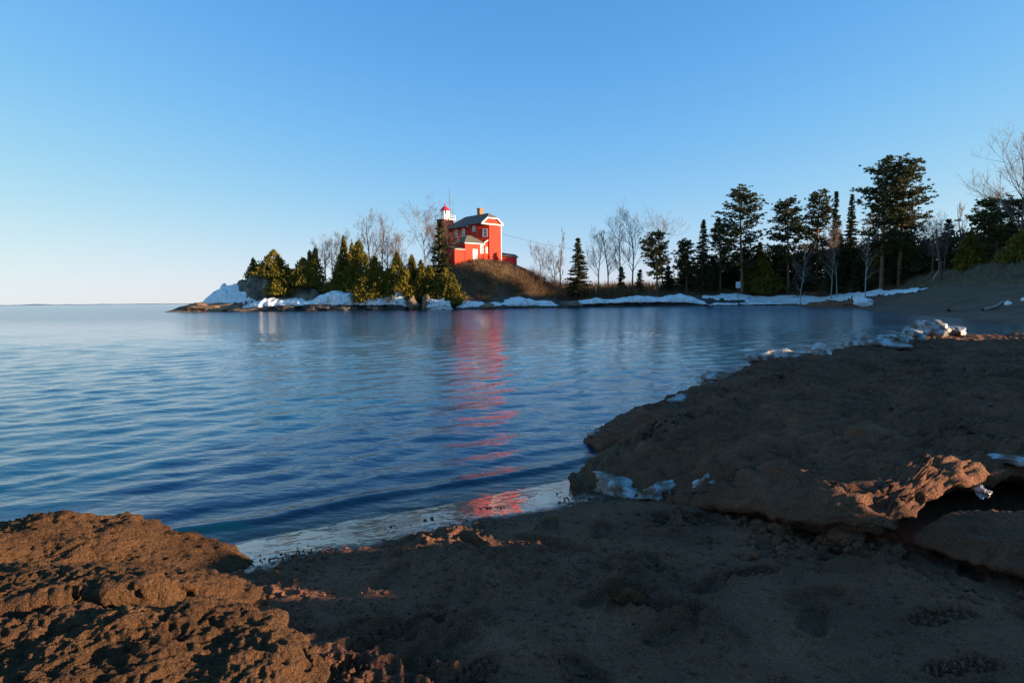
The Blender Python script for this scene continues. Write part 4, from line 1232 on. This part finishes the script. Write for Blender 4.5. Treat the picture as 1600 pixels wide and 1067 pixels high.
def window(parent, origin, ax, z0, z1, w, nrm):
    """origin: centre point on the wall (x, y); ax: unit direction along the wall; nrm: outward"""
    ox, oy = origin; zc = (z0 + z1) / 2
    def bx(mb, u0, u1, za, zb, o0, o1):
        P = []
        for z in (za, zb):
            for (u, o_) in ((u0, o0), (u1, o0), (u1, o1), (u0, o1)):
                P.append((ox + ax[0] * u + nrm[0] * o_, oy + ax[1] * u + nrm[1] * o_, z))
        mb.add(P, [(0, 3, 2, 1), (4, 5, 6, 7), (0, 1, 5, 4), (1, 2, 6, 5), (2, 3, 7, 6), (3, 0, 4, 7)])
    f = MB(); h2 = w / 2; fw = .10
    bx(f, -h2, -h2 + fw, z0, z1, -.02, .07); bx(f, h2 - fw, h2, z0, z1, -.02, .07)
    bx(f, -h2 + fw, h2 - fw, z1 - fw, z1, -.02, .07); bx(f, -h2 - .05, h2 + .05, z0 - .08, z0, -.02, .12)
    bx(f, -h2 + fw, h2 - fw, zc - .04, zc + .04, -.02, .05)
    fr = f.build('window', M['white'], parent)
    p1 = MB(); bx(p1, -h2 + fw, h2 - fw, z0, zc - .04, -.01, .025); p1.build('pane', M['glass'], fr)
    p2 = MB(); bx(p2, -h2 + fw, h2 - fw, zc + .04, z1 - fw, -.01, .025); p2.build('pane', M['glass'], fr)
window(house, (-3.05, 9.0), (0, 1), 5.5, 7.0, 1.0, (-1, 0))
window(house, (-3.05, 6.5), (0, 1), 5.55, 7.05, 1.0, (-1, 0))
window(house, (-3.05, 8.6), (0, 1), 3.3, 4.3, 1.1, (-1, 0))
window(house, (-3.3, 2.7), (0, 1), 6.2, 7.2, .9, (-1, 0))
c45 = math.sqrt(.5)
window(house, (-1.55 - .62, .62), (c45, -c45), 5.05, 6.55, .95, (-c45, -c45))
# hip-roofed kitchen wing and its lean-to
MB().box(-7.6, -3.0, .2, 4.2, BASE, 3.55).build('kitchen_wall', M['red'], house)
kr = roof_part('kitchen_roof', [(-7.95, -.12, 3.6), (-2.75, -.12, 3.6), (-2.75, 4.5, 3.6), (-7.95, 4.5, 3.6), (-5.7, 2.1, 5.15), (-4.6, 2.1, 5.15)],
               [(0, 1, 5, 4), (1, 2, 5), (2, 3, 4, 5), (3, 0, 4)], house)
MB().box(-7.9, -2.8, -.10, .19, 3.30, 3.46).build('fascia', M['white'], house)
MB().add([(-3.0, .3, BASE), (-1.56, .3, BASE), (-1.56, 2.4, BASE), (-3.0, 2.4, BASE), (-3.0, .3, 3.5), (-1.56, .3, 4.3), (-1.56, 2.4, 4.3), (-3.0, 2.4, 3.5)],
         [(0, 3, 2, 1), (4, 5, 6, 7), (0, 1, 5, 4), (1, 2, 6, 5), (2, 3, 7, 6), (3, 0, 4, 7)]).build('passage_wall', M['red'], house)
t = MB(); t.bar((-2.95, .24, 3.62), (-1.5, .24, 4.42), .14, .16); t.build('passage_trim', M['white'], house)
MB().box(-10.1, -7.62, .3, 2.6, BASE, 2.25).build('lean_to_wall', M['red'], house)
roof_part('lean_to_roof', [(-10.4, .05, 2.28), (-7.62, .05, 2.28), (-7.62, 2.9, 2.95), (-10.4, 2.9, 2.95)], [(0, 1, 2, 3)], house)
MB().box(-10.3, -7.65, .08, .29, 2.06, 2.22).build('lean_to_fascia', M['white'], house)
dr = MB().box(-5.75, -4.55, .12, .22, -.2, 2.3).build('door', M['white'], house)
MB().box(-4.74, -4.66, .05, .12, .95, 1.10).build('handle', M['metal'], dr)
window(house, (-3.45, .2), (1, 0), 1.6, 3.2, .8, (0, -1))
window(house, (-2.1, .3), (1, 0), 1.7, 2.9, .5, (0, -1))

# light tower behind the dwelling
tw = empty('light_tower', (-14.0, 135.0, HZ), R(45))
tag(tw, 'white lantern room with a red cone roof above the house roof', 'lighthouse')
MB().box(-1.25, 1.25, -1.25, 1.25, BASE, 9.3).build('tower_shaft', M['red'], tw)
MB().box(-1.55, 1.55, -1.55, 1.55, 9.3, 9.5).build('gallery', M['white'], tw)
rl = MB()
for sx, sy in ((-1.5, -1.5), (1.5, -1.5), (1.5, 1.5), (-1.5, 1.5)):
    rl.bar((sx, sy, 9.5), (sx, sy, 10.35), .06)
for a, b in (((-1.5, -1.5), (1.5, -1.5)), ((1.5, -1.5), (1.5, 1.5)), ((1.5, 1.5), (-1.5, 1.5)), ((-1.5, 1.5), (-1.5, -1.5))):
    rl.bar((*a, 10.32), (*b, 10.32), .05); rl.bar((*a, 9.95), (*b, 9.95), .04)
rl.build('railing', M['white'], tw)
MB().lathe([(.92, 9.5), (.92, 10.4)], 10).build('lantern_base', M['white'], tw)
MB().lathe([(.84, 10.4), (.84, 11.35)], 10).build('lantern_glass', M['white'], tw)
mu = MB()
for k in range(10):
    a = 2 * math.pi * k / 10
    mu.bar((.90 * math.cos(a), .90 * math.sin(a), 10.4), (.90 * math.cos(a), .90 * math.sin(a), 11.35), .07)
mu.build('glazing_bars', M['white'], tw)
cr_ = MB().lathe([(1.12, 11.33), (1.08, 11.45), (.55, 12.05), (.14, 12.35), (.12, 12.5)], 10).build('lantern_roof', M['redmetal'], tw)
MB().lathe([(.05, 12.48), (.15, 12.58), (.17, 12.68), (.10, 12.80), (.03, 13.0)], 8).build('finial', M['redmetal'], cr_)

# lattice radio mast
ms = empty('radio_mast', (-12.9, 136.0, HZ))
tag(ms, 'thin grey lattice radio mast rising behind the lantern room', 'mast')
mb = MB()
tri = [(.26 * math.cos(a), .26 * math.sin(a)) for a in (0.3, 2.39, 4.49)]
for (x, y) in tri: mb.bar((x, y, -1), (x, y, 14.4), .035)
mb.build('mast_legs', M['metal'], ms)
mb = MB()
for k in range(26):
    z = .3 + k * .55
    for a, b in ((0, 1), (1, 2), (2, 0)):
        mb.bar((*tri[a], z), (*tri[b], z + .5), .018)
mb.build('lattice', M['metal'], ms)
MB().bar((-.26, 0, 14.3), (-.26, 0, 16.2), .05).build('whip_antenna', M['metal'], ms)
for z, w in ((13.2, .7), (11.8, .6), (9.6, .9)):
    MB().bar((-w, 0, z), (w, 0, z), .04).build('cross_arm', M['metal'], ms)

# red shed on the right of the dwelling
sh = empty('red_shed', (-1.1, 134.5, 9.0), R(20))
tag(sh, 'low red shed with a pale sloping roof just right of the house', 'shed')
MB().prism([(-1.6, -1.5), (1.9, -1.5), (1.9, 1.5), (-1.6, 1.5)], -1.5, 1.75).build('wall', M['red'], sh)
roof_part('roof', [(-1.8, -1.8, 1.95), (2.2, -1.8, 1.6), (2.2, 0, 2.3), (-1.8, 0, 2.75), (2.2, 1.8, 1.6), (-1.8, 1.8, 1.95)], [(0, 1, 2, 3), (3, 2, 4, 5)], sh)
MB().box(.1, 1.0, -1.56, -1.48, -.4, 1.4).build('door', M['redmetal'], sh)

# overhead wire from the house to the right
wp = [(-1.6 + 20 * t, 128.5 + 3 * t, HZ + 5.6 - 3.6 * t - 1.4 * 4 * t * (1 - t) * .35) for t in np.linspace(0, 1, 14)]
V, F = tube_mesh([(np.array(wp), np.full(14, .022))], 4)
tag(link('overhead_wire', mesh_np('overhead_wire', V, F), M['bark']), 'thin overhead wire running from the house down to the right', 'wire')

# sign and posts
sg = empty('beach_sign', (46.0, 127.5, H(46.0, 127.5)))
tag(sg, 'white rectangular notice sign on a thin post standing in the snow', 'sign')
MB().box(-.05, .05, -.05, .05, -.4, 3.3).build('post', M['metal'], sg)
MB().box(-.46, .46, -.10, -.05, 2.2, 3.45).build('sign_board', M['white'], sg)
MB().box(-.34, .34, -.108, -.095, 2.38, 3.22).build('sign_face', M['signpanel'], sg)
po = MB().box(-.07, .07, -.07, .07, -.3, 1.7).build('white_post', M['white']); po.location = (17.2, 127.5, H(17.2, 127.5))
tag(po, 'short white post under the bare trees right of the lone spruce', 'post')
po = MB().box(-.08, .08, -.08, .08, -.3, 1.35).build('dark_post', M['bark']); po.location = (57.5, 106.0, H(57.5, 106.0))
tag(po, 'short dark post standing in the wide snow field', 'post')

# broken trunk, driftwood, fallen birch limb
V, F = tube_mesh([(np.array([(0, 0, -.3), (-.2, 0, 2.5), (-.55, .1, 5.0), (-.85, .1, 7.2)]), np.array([.26, .22, .17, .10])),
                  (np.array([(-.5, 0, 4.6), (-.1, -.1, 5.4)]), np.array([.07, .03]))], 7)
o = link('dead_trunk', mesh_np('dead_trunk', V, F), M['bark']); o.location = (61.5, 90, H(61.5, 90))
tag(o, 'broken leaning dead trunk without branches above the dune', 'tree')
def log(name, p, q, r, mat, label):
    p = np.array(p, float); q = np.array(q, float)
    t = np.linspace(0, 1, 6)[:, None]
    P = p + (q - p) * t + np.random.RandomState(int(abs(p[0] * 10))).normal(size=(6, 3)) * np.array([.05, .05, .03])
    V, F = tube_mesh([(P, np.linspace(r, r * .5, 6))], 6)
    tag(link(name, mesh_np(name, V, F), M[mat]), label, 'driftwood')
def gp(x, y, up=.08): return (x, y, H(x, y) + up)
log('driftwood_log', gp(35.8, 47.5), gp(39.6, 50.0), .14, 'wood', 'pale driftwood pole lying along the right beach')
log('driftwood_log', gp(33.2, 47.6), gp(34.9, 48.3), .16, 'bark_pine', 'short reddish driftwood stick left of the pale pole')
log('fallen_limb', gp(62.4, 93, .3), gp(64.0, 93.4, 1.9), .10, 'bark_birch', 'pale fallen birch limb under the dark rounded cedar')
